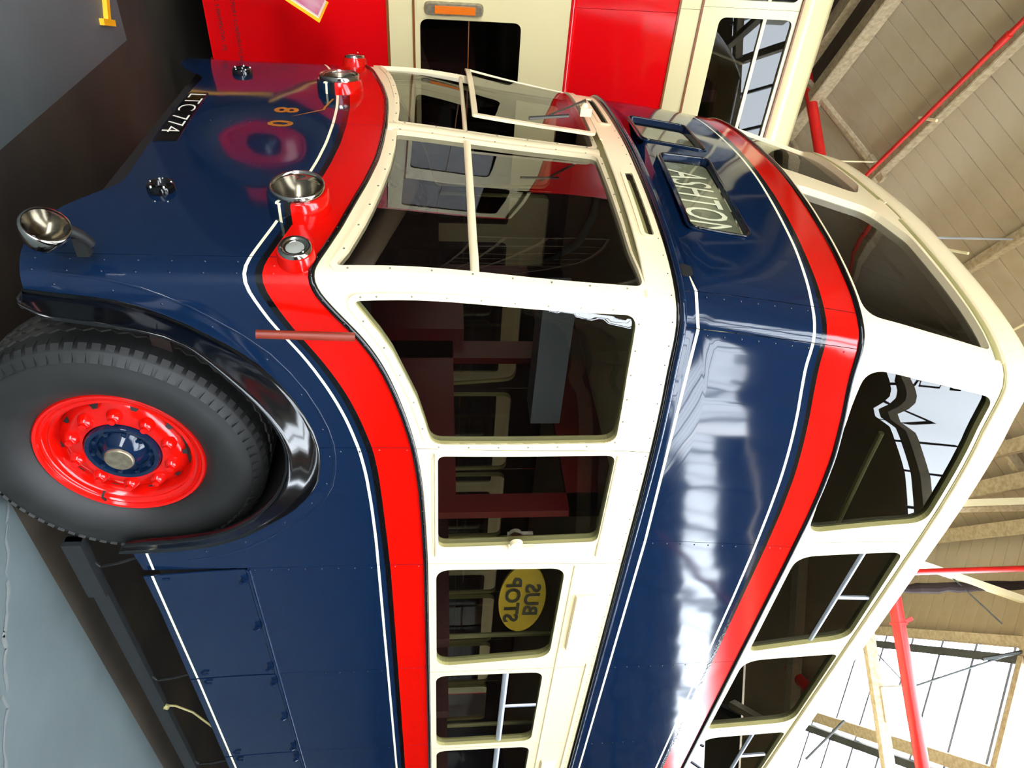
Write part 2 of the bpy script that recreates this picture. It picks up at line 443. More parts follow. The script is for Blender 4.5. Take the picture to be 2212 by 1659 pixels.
for k in range(-5, 84):
    for src in (bl, br):
        if k == 0: continue
        c = src.copy(); COL.objects.link(c); c.parent = ceiling; c.location = DP * (k * BW)
def slope_sheet(name, p0, p1, qa, qb, zf, m, dz=.03, kind=None):
    b = MB(); b.add([H(p0, qa, zf(qa) + dz), H(p1, qa, zf(qa) + dz), H(p1, qb, zf(qb) + dz), H(p0, qb, zf(qb) + dz)], [(0, 1, 2, 3)])
    return b.build(name, m, ceiling)
SHEETM = mat('roof_sheet', (150, 134, 104), .8, var=.15)
slope_sheet('roof_sheet', -18, 24, QR, QL, zl, SHEETM); slope_sheet('roof_sheet', -18, 24, QA, QR, zr, SHEETM)
# next bays
zl2 = lambda q_: 3.58 + KP * (-4.65 - q_)             # rises away beyond the right valley
QR2 = -9.8; ZR2 = zl2(QR2)
zr2 = lambda q_: ZR2 + KP * (q_ - QR2)
slope_sheet('roof_sheet', -18, 24, QR2, QE, zl2, SHEETM, 0); pass
zl0 = lambda q_: zl(QL) + KP * (q_ - QL)
slope_sheet('roof_sheet', -18, 24, QL, 9.5, zl0, SHEETM, 0)
# glazing
SKY = glassmat('roof_glass', (.92, .96, 1.0), .2, 1.3)
BAR = mat('glazing_bar_paint', (120, 124, 140), .6)
def glaze(qa, qb, zf, p0, p1, st, singles):
    bars = MB(); first = None; pn = None
    n = int((p1 - p0) / st)
    for i in range(n):
        p = p0 + i * st
        if singles and 1.5 < p < 13:
            if first is None:
                b = MB(); b.beam(H(p, qa, zf(qa)), H(p, qb, zf(qb)), .035, .05); first = b.build('glazing_bar', BAR, ceiling); fp = p
                b = MB(); b.add([H(p + .02, qa, zf(qa) + .02), H(p + st - .02, qa, zf(qa) + .02), H(p + st - .02, qb, zf(qb) + .02), H(p + .02, qb, zf(qb) + .02)], [(0,1,2,3)])
                pn = b.build('roof_pane', SKY, ceiling)
            else:
                for src in (first, pn):
                    c = src.copy(); COL.objects.link(c); c.parent = ceiling; c.location = DP * (p - fp)
        else:
            bars.beam(H(p, qa, zf(qa)), H(p, qb, zf(qb)), .035, .05)
            bars.add([H(p + .02, qa, zf(qa) + .02), H(p + st - .02, qa, zf(qa) + .02), H(p + st - .02, qb, zf(qb) + .02), H(p + .02, qb, zf(qb) + .02)], [(0,1,2,3)], 1)
    tag(bars.build('rear_glazing', [BAR, SKY], ceiling), kind='stuff')
glaze(-3.1, QA, zr, -18 + .26, 24, .54, True)
glaze(-12.0, QR2, zr2, -18, 3.0, .54, False); glaze(-11.75, -11.0, zr2, 3.0, 24, .54, False)
slope_sheet('roof_sheet', 3.0, 24, -11.0, QR2, zr2, SHEETM); slope_sheet('roof_sheet', 3.0, 24, -12.0, -11.75, zr2, SHEETM)
slope_sheet('roof_sheet', -18, 24, QE, -3.1, zr, SHEETM); slope_sheet('roof_sheet', -18, 24, -15.05, -12.0, zr2, SHEETM)
# purlins
PUR = []
def purlin(qq, zf, w=.05, h=.09, m=STEEL, p0=-12, p1=22, drop=.0):
    b = MB(); b.beam(H(p0, qq, zf(qq) - h / 2 - drop), H(p1, qq, zf(qq) - h / 2 - drop), w, h); b.beam(H(p0, qq + .02, zf(qq) - h - drop), H(p1, qq + .02, zf(qq) - h - drop), w + .03, .014)
    return b.build('purlin', m, ceiling)
purlin(QL - .05, zl, .08, .14); purlin(3.985, zl); purlin(2.85, zl); purlin(1.69, zl)
purlin(.93, zl, .12, .08, drop=.25); purlin(.50, zl, .12, .08, drop=.25); purlin(.93, zl); purlin(1.25, zl, .10, .10, drop=.2)
purlin(-.60, zr, .06, .10, STEEL); purlin(-.76, zr, .05, .14, DSTEEL)
purlin(-1.72, zr, .10, .14, STEEL); purlin(-1.86, zr, .05, .16, DSTEEL); purlin(-2.9, zr, .10, .12); purlin(-4.0, zr, .1, .12)
for qq in (-12.4, -13.4, -14.3): purlin(qq, zr2, .08, .14, DSTEEL)
q = MB()
for k, pt in enumerate((-6., -1.2, .4, 2.2, 3.9, 5.2, 6.4, 8.0, 10, 12)):
    q.beam(H(pt, -9.2, 5.9), H(pt + .5, -13.2, 3.9), .12, .14); q.beam(H(pt, -12.2, 4.9), H(pt + 1.5, -9.9, 4.6), .07, .07)
for qq_, zz_ in ((-10.6, 4.9), (-11.6, 4.35)): q.beam(H(-12, qq_, zz_), H(20, qq_ - .3, zz_), .09, .11)
q.build('far_truss', DSTEEL, ceiling)
# lattice valley girder beyond the left eaves, dark
q = MB()
zv = zl(QL) - .1
q.beam(H(-12, QL + .3, zv - .05), H(22, QL + .3, zv - .05), .14, .1); q.beam(H(-12, QL + .3, zv - .9), H(22, QL + .3, zv - .9), .12, .1)
for i in range(28):
    p = -11 + i * 1.2
    q.beam(H(p, QL + .3, zv - .05), H(p + .6, QL + .3, zv - .9), .05, .05); q.beam(H(p + .6, QL + .3, zv - .9), H(p + 1.2, QL + .3, zv - .05), .05, .05)
q.build('valley_girder', STEEL, ceiling)
# truss at p = 6.84 and repeats
def truss(pt, full=True):
    q = MB()
    q.beam(H(pt, QE, 4.0), H(pt, QL, 4.0), .07, .10)                       # bottom chord
    q.beam(H(pt, QR, ZRG - .12), H(pt, QL, zl(QL) - .12), .07, .10); q.beam(H(pt, QR, ZRG - .12), H(pt, QE, zr(QE) - .12), .07, .10)
    q.beam(H(pt, .70, 4.0), H(pt, .70, zl(.7) - .1), .07, .07)
    q.beam(H(pt, .95, 3.95), H(pt, -1.6, zr(-1.6) - .1), .07, .05) if False else None
    o = q.build('truss_chord', STEEL, ceiling)
    q = MB(); q.beam(H(pt, .27, 4.70 - .35), H(pt, -.20, 5.65), .09, .06); q.beam(H(pt, .45, 4.0), H(pt, .27, 4.4), .09, .06); q.build('truss_brace', WHITE, ceiling)
    q = MB(); q.tube([H(pt, .04, 4.94), H(pt, -.41, 5.37)], .008, 6); q.tube([H(pt, -.94, 4.33), H(pt, -.69, 5.38)], .009, 6)
    q.tube([H(pt, -.72, 5.10), H(pt, -.67, 5.53)], .018, 6); q.tube([H(pt, -.62, 4.05), H(pt, -.95, 4.33)], .006, 6); q.tube([H(pt, -1.49, 3.24), H(pt, -1.19, 3.65)], .012, 6)
    q.build('truss_tie', DSTEEL, ceiling)
    q = MB(); q.box((0,0,0),(1,1,1)); q.v = [tuple(H(pt - .05 + .1 * x, -1.22 + .3 * y, 4.02 + .32 * z)) for x, y, z in q.v]; q.build('gusset_plate', WHITE, ceiling)
for pt in (-3.2, 1.8, 6.84, 11.9, 16.9): truss(pt)
# sprinkler main and branches (red)
sp = empty('sprinkler_main', tuple(H(6.17, 0, 3.9)), 'large red sprinkler main crossing the hall above both bus roofs', 'pipe')
sp_l = sp.location.copy()
def child(b, name, m, par, smooth=True):
    b.v = [tuple(Vector(v) - par.location) for v in b.v]; return b.build(name, m, par, smooth=smooth, angle=40)
q = MB(); q.tube([H(6.17, 6.6, 3.9), H(6.17, -9, 3.9)], .056, 16); child(q, 'main_pipe', REDP, sp)
q = MB(); q.lathe([(0,.0),(0,.085),(.03,.085),(.03,.06),(.06,.06),(.06,.08),(.09,.08),(.09,0)], H(6.17, 4.10, 3.9), DQ, 20); child(q, 'flange', REDP, sp)
for ra, rb, rr_ in ((H(6.17, 4.1, 3.93), H(6.1, 4.0, 4.24), .024), (H(6.17, .08, 3.95), H(6.17, .09, 5.9), .026)):
    q = MB(); q.tube([ra, rb], rr_, 12); child(q, 'riser_pipe', REDP, sp)
q = MB(); q.lathe([(0,.0),(0,.07),(.022,.07),(.022,0)], H(6.17, -.35, 3.9), DQ, 20); q.beam(H(6.17, -.33, 3.95), H(6.17, -.30, 4.03), .02, .03); child(q, 'pipe_hanger', REDP, sp)
b2 = empty('sprinkler_branch', tuple(H(6.17, 4.0, 4.33)), 'thin red sprinkler branch running along the second purlin of the left roof slope', 'pipe')
q = MB(); q.tube([H(-6, 3.95, 4.28), H(14, 3.95, 4.28)], .021, 10); child(q, 'branch_pipe', REDP, b2)
for p in (2.2, 4.2, 6.17, 8.2):
    q = MB(); q.tube([H(p - .07, 3.95, 4.28), H(p + .07, 3.95, 4.28)], .03, 10); child(q, 'pipe_socket', REDP, b2)
# roof rods
q = MB(); q.tube([H(5.3, 2.86, 3.6), H(5.3, 2.86, 5.08)], .010, 8); q.build('hanger_rod', ALU, ceiling)
for a_, b_ in ((H(5.92, 3.08, 4.8), H(5.66, 2.90, 4.86)), (H(5.28, 4.06, 4.35), H(5.10, 3.90, 4.36)), (H(6.1, 2.21, 5.3), H(5.6, 2.23, 5.3))):
    q = MB(); q.tube([a_, b_], .014, 8); q.build('light_strut', WHITE, ceiling)
q = MB(); q.beam(H(6.12, 5.1, 3.86), H(6.08, 4.18, 4.36), .05, .06); q.beam(H(6.08, 4.18, 4.36), H(6.05, 3.9, 4.45), .09, .05); q.build('rafter', STEEL, ceiling)
q = MB(); q.tube([H(6.05, 4.10, 3.92), H(6.03, 4.09, 4.40)], .008, 8); q.build('conduit', WHITE, ceiling)
q = MB(); q.tube([H(6.88, -.06, 4.3 + .1 * i) + Vector((random.uniform(-.008, .008), random.uniform(-.008, .008), 0)) for i in range(18)], [.045 + random.uniform(-.008, .008) for i in range(18)], 10); q.build('dark_post', mat('brown_bristle', (34, 18, 16), .9), ceiling)
q = MB(); q.beam(H(6.80, .72, 4.0), H(6.80, .75, 6.1), .07, .07); q.build('truss_post', WHITE, ceiling)
# walls
q = MB(); q.add([H(-18, 9.4, -1.67), H(24, 9.4, -1.67), H(24, 9.4, 6.4), H(-18, 9.4, 6.4)], [(0,1,2,3)]); tag(q.build('wall_left', BRICK), kind='structure')
def brickwall_mat():
    m = bpy.data.materials.new('brickwork'); m.use_nodes = True; nt = m.node_tree; b = nt.nodes['Principled BSDF']; b.inputs['Roughness'].default_value = .9
    tc = nt.nodes.new('ShaderNodeTexCoord'); br_ = nt.nodes.new('ShaderNodeTexBrick'); br_.inputs['Scale'].default_value = 4
    br_.inputs['Color1'].default_value = lin((96, 60, 44)); br_.inputs['Color2'].default_value = lin((74, 46, 36)); br_.inputs['Mortar'].default_value = lin((120, 110, 96))
    nt.links.new(tc.outputs['Generated'], br_.inputs['Vector']); nt.links.new(br_.outputs['Color'], b.inputs['Base Color']); return m
BW_ = brickwall_mat()
q = MB()
for qa_, qb_, za_, zb_ in ((9.4, 6.5, -1.67, 6.4), (-8, -16, -1.67, 6.4), (6.5, -8, 3.0, 6.4)): q.add([H(-15, qa_, za_), H(-15, qb_, za_), H(-15, qb_, zb_), H(-15, qa_, zb_)], [(0,1,2,3)])      # wide unseen opening added to bring daylight onto the front and floor
tag(q.build('wall_front', BW_), kind='structure')
q = MB(); q.add([H(23, 9.4, -1.67), H(23, -16, -1.67), H(23, -16, 6.4), H(23, 9.4, 6.4)], [(0,1,2,3)]); tag(q.build('wall_back', BRICK), kind='structure')
q = MB(); q.add([H(-18, -15.05, -1.67), H(24, -15.05, -1.67), H(24, -15.05, 3.6), H(-18, -15.05, 3.6)], [(0,1,2,3)]); tag(q.build('wall_right', BRICK), kind='structure')

# on the left wall: steel window and a pipe (they mirror in the windscreens)
wl = empty('window_1', tuple(H(-1, 9.3, 2.4)), kind='structure')
q = MB()
for i in range(9): q.beam(H(-2.9 + i * .5, 9.3, 1.4), H(-2.9 + i * .5, 9.3, 3.2), .04, .04)
for j in range(5): q.beam(H(-2.92, 9.3, 1.4 + j * .45), H(1.12, 9.3, 1.4 + j * .45), .04, .05)
child(q, 'window_frame', STEEL, wl)
q = MB(); q.tube([H(-7, 9.15, 2.7), H(3.2, 9.15, 2.7)], .07, 12); child(q, 'wall_pipe', DSTEEL, wl)
# ------------------------------------------------------------------ the trolleybus
bus = empty('trolleybus', (0, 0, 0), 'navy, red and cream double-deck trolleybus with ASHTON on its blind, nearest vehicle', 'bus')
LIV = (BLUE, WHITE, BLACK, RED)
hw = .0055
def paint_low(s, z):
    w_ = wht_low(s)
    if abs(z - w_) < hw: return 1
    if z > red_low(s): return 3
    if z > blk_low(s): return 2
    if abs(s) > 2.2 and abs(z - .5) < .005: return 1
    return 0
def lines_low(a, b):
    L_ = [sline(red_low, a, b), sline(blk_low, a, b), [(s, z - hw) for s, z in sline(wht_low, a, b)], [(s, z + hw) for s, z in sline(wht_low, a, b)]]
    if b > 2.2: L_ += [[(max(a, 2.24), .495), (b, .495)], [(max(a, 2.24), .505), (b, .505)]]
    return L_
ARCH = [(1.098,.431),(1.103,.47),(1.111,.534),(1.118,.61),(1.130,.688),(1.148,.752),(1.173,.812),(1.204,.876),(1.241,.937),(1.29,1.012),(1.347,1.078),(1.405,1.127),(1.466,1.168),(1.53,1.200),(1.595,1.223),(1.66,1.234),(1.72,1.235),(1.79,1.229),(1.857,1.213),(1.908,1.187),(1.955,1.15),(2.008,1.101),(2.056,1.04),(2.112,.963),(2.161,.882),(2.192,.806),(2.213,.729),(2.225,.655),(2.232,.582),(2.238,.51),(2.24,.40)]
def arch_at(s):
    for i in range(len(ARCH) - 1):
        if ARCH[i][0] <= s <= ARCH[i+1][0]:
            t = (s - ARCH[i][0]) / (ARCH[i+1][0] - ARCH[i][0]); return ARCH[i][1] + t * (ARCH[i+1][1] - ARCH[i][1])
def low_outer(a, b, lo=None):
    top = [(s, bead_low(s) - .004) for s in frange(a, b, .03)][::-1]
    bot = []
    for s in frange(a, b, .02):
        z = hem(s) if lo is None else lo
        bot.append((s, z))
    return bot + top
G = .0012
def low_panel(name, a, b, lo=None, label=None, off=0.):
    outer = low_outer(a + G, b - G, lo)
    if b > 1.1 and a < 2.24:      # cut the wheel arch out
        bot = []
        if a < 1.098: bot += [(s, hem(s)) for s in frange(a + G, 1.09, .02)]
        seg = [p for p in ARCH if a < p[0] < b]
        if a > 1.098: bot.append((a + G, arch_at(a)))
        bot += [(p[0], max(p[1], hem(p[0]) if (p[0] < 1.105 or p[0] > 2.239) else p[1])) for p in seg]
        if b < 2.24: bot.append((b - G, arch_at(b)))
        else: bot += [(s, hem(s)) for s in frange(2.245, b - G, .02)]
        top = [(s, bead_low(s) - .004) for s in frange(a + G, b - G, .03)][::-1]
        outer = bot + top
    o = sheet(name, outer, lines=lines_low(a - .05, b + .05), paint=paint_low, mats=LIV, parent=bus, off=off, edge=.004)
    if label: o['label'] = label
    return o
fp1 = low_panel('front_panel', 0, .962, label='navy front panel with red band above'); mirror(fp1)
for a, b in ((.962, 1.677), (1.677, 2.358)):
    mirror(low_panel('side_panel', a, b))
bays = [2.358, 3.184, 4.05, 4.925, 5.8, 6.675, 7.55, 8.425, S_END]
for a, b in zip(bays[:-1], bays[1:]):
    mirror(low_panel('side_panel', a, b, lo=.872))
    # hinged skirt panel below
    o = sheet('skirt_panel', [(a + .006, .466), (b - .006, .466), (b - .006, .864), (a + .006, .864)], lines=[[(a, .495), (b, .495)], [(a, .505), (b, .505)]],
              paint=lambda s, z: 1 if abs(z - .5) < .005 else 0, mats=LIV, parent=bus, off=lambda s, z: .004 + .012 * max(0, (.86 - z) / .4) ** 2 + (.012 * max(0, 1 - (s - 2.36) / .25) * (.87 - z) / .4 if s < 2.62 else 0), edge=.006)
    mirror(o)
    for s_ in (a + .07, (a + b) / 2, b - .07):
        q = MB(); c = on(s_, .852, .012)
        q.box((c.x - .012, c.y - .008, c.z - .012), (c.x + .012, c.y + .01, c.z + .012)); q.tube([c + Vector((0, -.006, .008)), c + Vector((0, -.014, -.004)), c + Vector((0, -.008, -.02))], .005, 6)
        q.build('latch', BLUE, o)
    for s_ in (a + .035, b - .05):
        q = MB(); q.tube([on(s_, .52, .008), on(s_, .535, .022), on(s_, .56, .02)], .006, 6); q.build('catch', BLUE, o)
strip('hinge_moulding', [(s, .874) for s in frange(2.37, S_END, .2)], .022, .006, BLUE, bus)
strip('lower_bead', sline(bead_low, -1.2, 3.2, .025)[:-1] + [(s, bead_low(s)) for s in frange(3.2, S_END, .3)] if False else [(s, bead_low(s)) for s in frange(-2.6, 2.6, .02)] + [(s, bead_low(s)) for s in frange(2.8, S_END, .3)], .021, .010, BLACK, bus)
# wing over the front wheel
INN = [(1.245,.47),(1.272,.495),(1.296,.532),(1.305,.60),(1.312,.66),(1.320,.72),(1.330,.785),(1.348,.853),(1.383,.915),(1.430,.958),(1.485,.999),(1.540,1.038),(1.601,1.076),(1.660,1.106),(1.725,1.131),(1.786,1.144),(1.847,1.148),(1.925,1.137),(2.001,1.112),(2.075,1.072),(2.139,1.023),(2.190,.975),(2.236,.920),(2.270,.868),(2.300,.805),(2.320,.738),(2.338,.667),(2.350,.596),(2.360,.526),(2.364,.50),(2.367,.48),(2.37,.46)]
A3 = [on(s, z, .002) for s, z in ARCH]
# match counts by arc length
def arclen(P):
    L_ = [0]
    for i in range(len(P) - 1): L_.append(L_[-1] + (P[i + 1] - P[i]).length)
    return L_
def samp(P, n):
    L_ = arclen(P); out = []
    for k in range(n):
        t = L_[-1] * k / (n - 1)
        i = max(0, min(len(P) - 2, int(np.searchsorted(L_, t)) - 1)); u = (t - L_[i]) / max(1e-9, L_[i+1] - L_[i]); out.append(P[i].lerp(P[i+1], min(1, max(0, u))))
    return out
NA = 64
A_ = samp(A3, NA); B_ = samp([Vector((x, -.045 - .03 * min(1, max(0, (z - .55) / .5)), z)) for x, z in INN], NA)
q = MB(); prof = []
for i in range(NA):
    a, b = A_[i], B_[i]; d = b - a
    ctr = Vector((1.99, a.y, .52)); rad = (a - ctr).normalized()
    dn = Vector((0, -1, 0))
    pts = [a + rad * .004, a + rad * .004 + dn * .006, a - rad * .003 + dn * .010, a.lerp(b, .12) + dn * .002, a.lerp(b, .35) + dn * .004, a.lerp(b, .6) + dn * .006, a.lerp(b, .85) + dn * .005, b + rad * .004 + dn * .006, b - rad * .004 + dn * .007, b - rad * .010 + dn * .002, b - rad * .006 - dn * .02]
    prof.append(pts)
K = len(prof[0])
q.add([p for r_ in prof for p in r_], [(i*K+k, i*K+k+1, (i+1)*K+k+1, (i+1)*K+k) for i in range(NA - 1) for k in range(K - 1)])
q.add(prof[0], [tuple(range(K))]); q.add(prof[-1], [tuple(range(K))[::-1]])
wing = q.build('wing', FEND, bus, smooth=True); wing['label'] = 'glossy black flared wing'
mirror(wing)
q = MB(); CW = Vector((1.99, 0, .52)); IN_ = [p - Vector((p.x - 1.99, 0, p.z - .52)).normalized() * .006 for p in A_]
q.add([v for i in range(NA) for v in (IN_[i] + Vector((0, .004, 0)), IN_[i] + Vector((0, .55, 0)))], [(2*i, 2*i+2, 2*i+3, 2*i+1) for i in range(NA - 1)])
q.add([IN_[i] + Vector((0, .55, 0)) for i in range(NA)], [tuple(range(NA))])
mirror(q.build('wheel_box', DARK, bus, smooth=False))

# window band ----------------------------------------------------
def rec(s, z):
    t = min(1, max(0, (z - 1.45) / .9)); u = min(1, max(0, (abs(s) - .72) / .27)); return -.045 * t * (1 - u * u * (3 - 2 * u))
WS = rounded([(.05,1.497,.012),(.20,1.497,0),(.358,1.488,0),(.47,1.474,0),(.574,1.46,0),(.68,1.442,0),(.771,1.423,0),(.85,1.402,0),(.921,1.381,0),(.998,1.345,.012),(.965,2.352,.03),(.045,2.336,.03)])
WSm = [(-s, z) for s, z in WS][::-1]
sur = sheet('windscreen_surround', [(s, bead_low(s) + .004) for s in frange(-1.03, 1.03, .02)] + [(s, 2.365) for s in frange(-1.03, 1.03, .03)][::-1], [WS, WSm], off=rec, mats=(CREAM, KHAKI), reveal=(.03, 0), parent=bus)
# canopy with two slots
slot = rounded([(.268,2.405,.012),(.700,2.403,.012),(.706,2.437,.012),(.262,2.437,.012)]); slotm = [(-s, z) for s, z in slot][::-1]
cn = sheet('canopy_panel', [(s, 2.362) for s in frange(-1.03, 1.03, .03)] + [(s, ZD - .004) for s in frange(-1.03, 1.03, .03)][::-1], [slot, slotm], off=0, reveal=(.03, 1), mats=(CREAM, BROWNI), parent=bus)
for sg in (1, -1):
    sheet('slot_back', [(sg * .25, 2.39), (sg * .72, 2.39), (sg * .72, 2.45), (sg * .25, 2.45)][::sg], mats=(KHAKI,), off=-.028, parent=cn)
ring('slot_frame', slot, .016, .006, CREAM, cn); ring('slot_frame', slotm, .016, .006, CREAM, cn)
q = MB(); xs = frange(-1.0, 1.0, .03)
q.add([v for s in xs for v in (on(s, 2.362, 0), on(s, 2.356, min(-.008, rec(s, 2.35) - .01)))], [(2*i, 2*i+2, 2*i+3, 2*i+1) for i in range(len(xs) - 1)])
q.build('canopy_soffit', KHAKI, bus)
o = strip('rain_strip', [(s, 2.364) for s in frange(.04, 1.0, .03)], .012, .006, CREAM, bus); mirror(o)
o = strip('centre_pillar_cover', [(0, z) for z in frange(1.46, 2.355, .05)], .075, .012, CREAM, bus, offf=lambda s, z: rec(s, z))
WCAB = rounded([(1.118,1.395,.03),(1.171,1.434,.0),(1.229,1.476,0),(1.291,1.513,0),(1.386,1.556,0),(1.47,1.592,0),(1.56,1.618,0),(1.655,1.640,.06),(1.640,2.323,.055),(1.062,2.323,.04)])
WSL = rounded([(1.716,1.663,.03),(2.245,1.663,.035),(2.205,2.334,.04),(1.700,2.334,.035)])
W3 = rounded([(2.398,1.654,.07),(3.178,1.654,.075),(3.125,2.220,.09),(2.390,2.220,.07)])
W4 = rounded([(3.272,1.650,.065),(4.078,1.650,.065),(4.066,2.204,.07),(3.272,2.204,.065)])
def shift(P, d): return [(s + d, z) for s, z in P]
def window(name, poly, m, parent, depth=-.018, label=None):
    o = sheet(name, offset(poly, .003), mats=(m,), off=depth, parent=parent)
    return o
pieces = [(1.03, 1.68, [WCAB]), (1.68, 2.355, [WSL]), (2.355, 3.232, [W3]), (3.232, 4.11, [W4])] + [(4.11 + .875 * k, min(S_END, 4.985 + .875 * k), [shift(W4, .875 * (k + 1))]) for k in range(6)]
for k, (a, b, hs) in enumerate(pieces):
    hs = [h for h in hs if max(p[0] for p in h) < b]
    g2 = G * .8 if k else 0
    sf = sheet('window_surround', [(s, bead_low(s) + .004) for s in frange(a + g2, b - G, .025)] + [(s, ZD - .004) for s in frange(a + g2, b - G, .05)][::-1], hs, mats=(CREAM, KHAKI), reveal=(.045, 1), parent=bus)
    far = mirror(sf)
    for h in hs:
        g = window('window_glass', h, GLASS, sf); mirror(g).parent = far
        c2 = far.children[-1]; c2.location = (0, 0, 0); c2.scale = (1, 1, 1)
    if k == 0:
        r_ = ring('window_frame', WCAB, .024, .004, CREAM, sf)
        q = MB()
        for (s, z) in spaced(offset(WCAB, .013), .11): q.lathe([(.0,.004),(.002,.0035),(.003,.0)], on(s, z, .004), snorm(s, z), 6)
        tag(q.build('screws', DULL, sf), kind='stuff')
    if k == 1:
        for zz in (1.655, 2.345):
            strip('sliding_channel', [(s, zz) for s in frange(1.70, 2.30, .1)], .016, .008, CREAM, sf)
        ring('window_frame', WSL, .022, .003, CREAM, sf)
        q = MB(); c = on(2.225, 2.01, .012)
        q.box((c.x - .012, c.y - .012, c.z - .055), (c.x + .012, c.y + .006, c.z + .055)); q.lathe([(0,.028),(.02,.026),(.022,0)], on(2.215, 1.99, 0), snorm(2.215, 1.99), 20)
        q.build('window_handle', CREAM, sf)
    if k >= 3:
        d = .876 * (k - 3) - .001 * (k - 3)
        strip('vent_rail', [(3.275 + .875 * (k - 3), 2.013), (4.07 + .875 * (k - 3), 2.013)], .034, .012, ALU, sf, off=-.02)
        strip('vent_stile', [(3.66 + .875 * (k - 3), 2.02), (3.66 + .875 * (k - 3), 2.20)], .024, .010, ALU, sf, off=-.02)
    if k >= 2 and (k == 2 or k >= 4):
        base = 2.59 + (.0 if k == 2 else .875 * (k - 2) - .0)
        for j, (x0, x1) in enumerate(((0, .23), (.235, .45))):
            q = MB(); zz = 2.335
            q.add([on(base + x0, zz - .045, .001), on(base + x1, zz - .045, .001), on(base + x1, zz - .04, .020), on(base + x0, zz - .04, .020), on(base + x0, zz + .05, .001), on(base + x1, zz + .05, .001)],
                  [(0,1,2,3),(3,2,5,4),(0,3,4),(1,5,2)]); q.build('ventilator', CREAM, sf)
strip('window_top_moulding', [(s, 2.262) for s in frange(2.37, S_END, .3)], .014, .006, CREAM, bus)
strip('cantrail_moulding', [(s, 2.425) for s in frange(3.2, S_END, .3)], .014, .008, CREAM, bus)
# windscreen glass, frames, bar
for sg, P in ((1, WS), (-1, WSm)):
    fr = ring('windscreen_frame', P, .022, .007, CREAM, bus, base=rec)
    q = MB()
    for (s, z) in spaced(offset(P, .012), .13): q.lathe([(.0,.004),(.002,.0035),(.003,.0)], on(s, z, rec(s, z) + .007), snorm(s, z), 6)
    tag(q.build('screws', DULL, fr), kind='stuff')
    if sg == 1:
        sheet('windscreen_glass', offset(P, .003), mats=(WSGLASS,), off=lambda s, z: rec(s, z) - .012, parent=fr)
        strip('windscreen_bar', [(s, 1.784) for s in frange(.05, .99, .04)], .03, .012, CREAM, fr, offf=lambda s, z: rec(s, z) - .008)
    else:
        low = [(s, min(z, 1.78)) for s, z in offset(P, .003)]
        sheet('windscreen_glass', low, mats=(WSGLASS,), off=lambda s, z: rec(s, z) - .012, parent=fr)
        strip('windscreen_bar', [(-s, 1.780) for s in frange(.05, .99, .04)][::-1], .02, .012, CREAM, fr, offf=lambda s, z: rec(s, z) - .012)
# opened upper pane of the far windscreen, hinged at its top
UP = rounded([(-.985,1.80,.01),(-.055,1.80,.01),(-.052,2.335,.035),(-.955,2.350,.04)])
fo = sheet('opening_windscreen', offset(UP, .004), [offset(UP, -.020)], mats=(CREAM,), off=.012, reveal=(.012, 0), parent=bus, edge=.012)
gl = sheet('pane', offset(UP, -.018), mats=(WSGLASS,), off=.004, parent=fo)
piv = on(-.5, 2.345, -.04)
Rm = Matrix.Translation(piv) @ Matrix.Rotation(math.radians(-1.0), 4, 'Z') @ Matrix.Rotation(math.radians(4.2), 4, 'Y') @ Matrix.Translation(-piv)
fo.matrix_local = Rm
# wiper on it
def place(px, py, X):
    v = Vector(MW @ np.array([py - 829.5, px - 1106.0, FPX])); return Vector(CAM) + v * ((X - CAM[0]) / v.x)
a = place(1262, 232, 1.10); c = place(1188, 248, 1.06)
q = MB(); q.tube([a, a + Vector((-.03, .0, .0)), c], [.007, .006, .004], 8)
q.tube([place(1143, 255, 1.07), place(1228, 250, 1.075)], .0075, 6); q.build('wiper', mat('wiper_metal', (96, 94, 88), .35, .8), bus)
q = MB(); q.box((a.x - .005, a.y - .03, a.z - .02), (a.x + .03, a.y + .04, a.z + .03)); q.lathe([(0,.02),(.02,.012),(.022,0)], a, (-1, 0, .1), 12); q.build('wiper_motor', CREAM, bus)

# drip moulding between the decks
full = [(s, ZD) for s in frange(-S_END, -2.0, .3)] + [(s, ZD) for s in frange(-1.9, 1.9, .025)] + [(s, ZD) for s in frange(2.0, S_END, .3)]
strip('drip_shadow_bead', full, .014, .006, BLACK, bus)  # black strip put in for the shade beneath the drip moulding
strip('drip_moulding', [(s, z + .016) for s, z in full], .026, .018, BLUE, bus)
# upper blue band ------------------------------------------------
def paint_up(s, z):
    if abs(z - W2) < hw or abs(z - wht3(s)) < hw: return 1
    if z > red_up(s): return 3
    if z > blk_up(s): return 2
    return 0
def lines_up(a, b):
    a -= .05; b += .05
    return [[(a, W2 - hw), (b, W2 - hw)], [(a, W2 + hw), (b, W2 + hw)], [(s, z - hw) for s, z in sline(wht3, a, b)], [(s, z + hw) for s, z in sline(wht3, a, b)], sline(blk_up, a, b), sline(red_up, a, b)]
DEST = rounded([(.034,2.612,.03),(.612,2.604,.03),(.625,2.830,.03),(.012,2.832,.03)])
NUMB = rounded([(-.415,2.575,.03),(-.150,2.575,.03),(-.098,2.866,.03),(-.400,2.850,.03)])
NUMB = rounded([(-.45,2.575,.03),(-.125,2.575,.03),(-.11,2.858,.03),(-.44,2.852,.03)])
def up_outer(a, b):
    return [(s, ZD + .006) for s in frange(a + G, b - G, .03)] + [(s, bead_up(s) - .004) for s in frange(a + G, b - G, .03)][::-1]
ups = [-.955, .955, 1.083, 2.19, 3.235, 4.13, 5.0, 5.875, 6.75, 7.625, S_END]
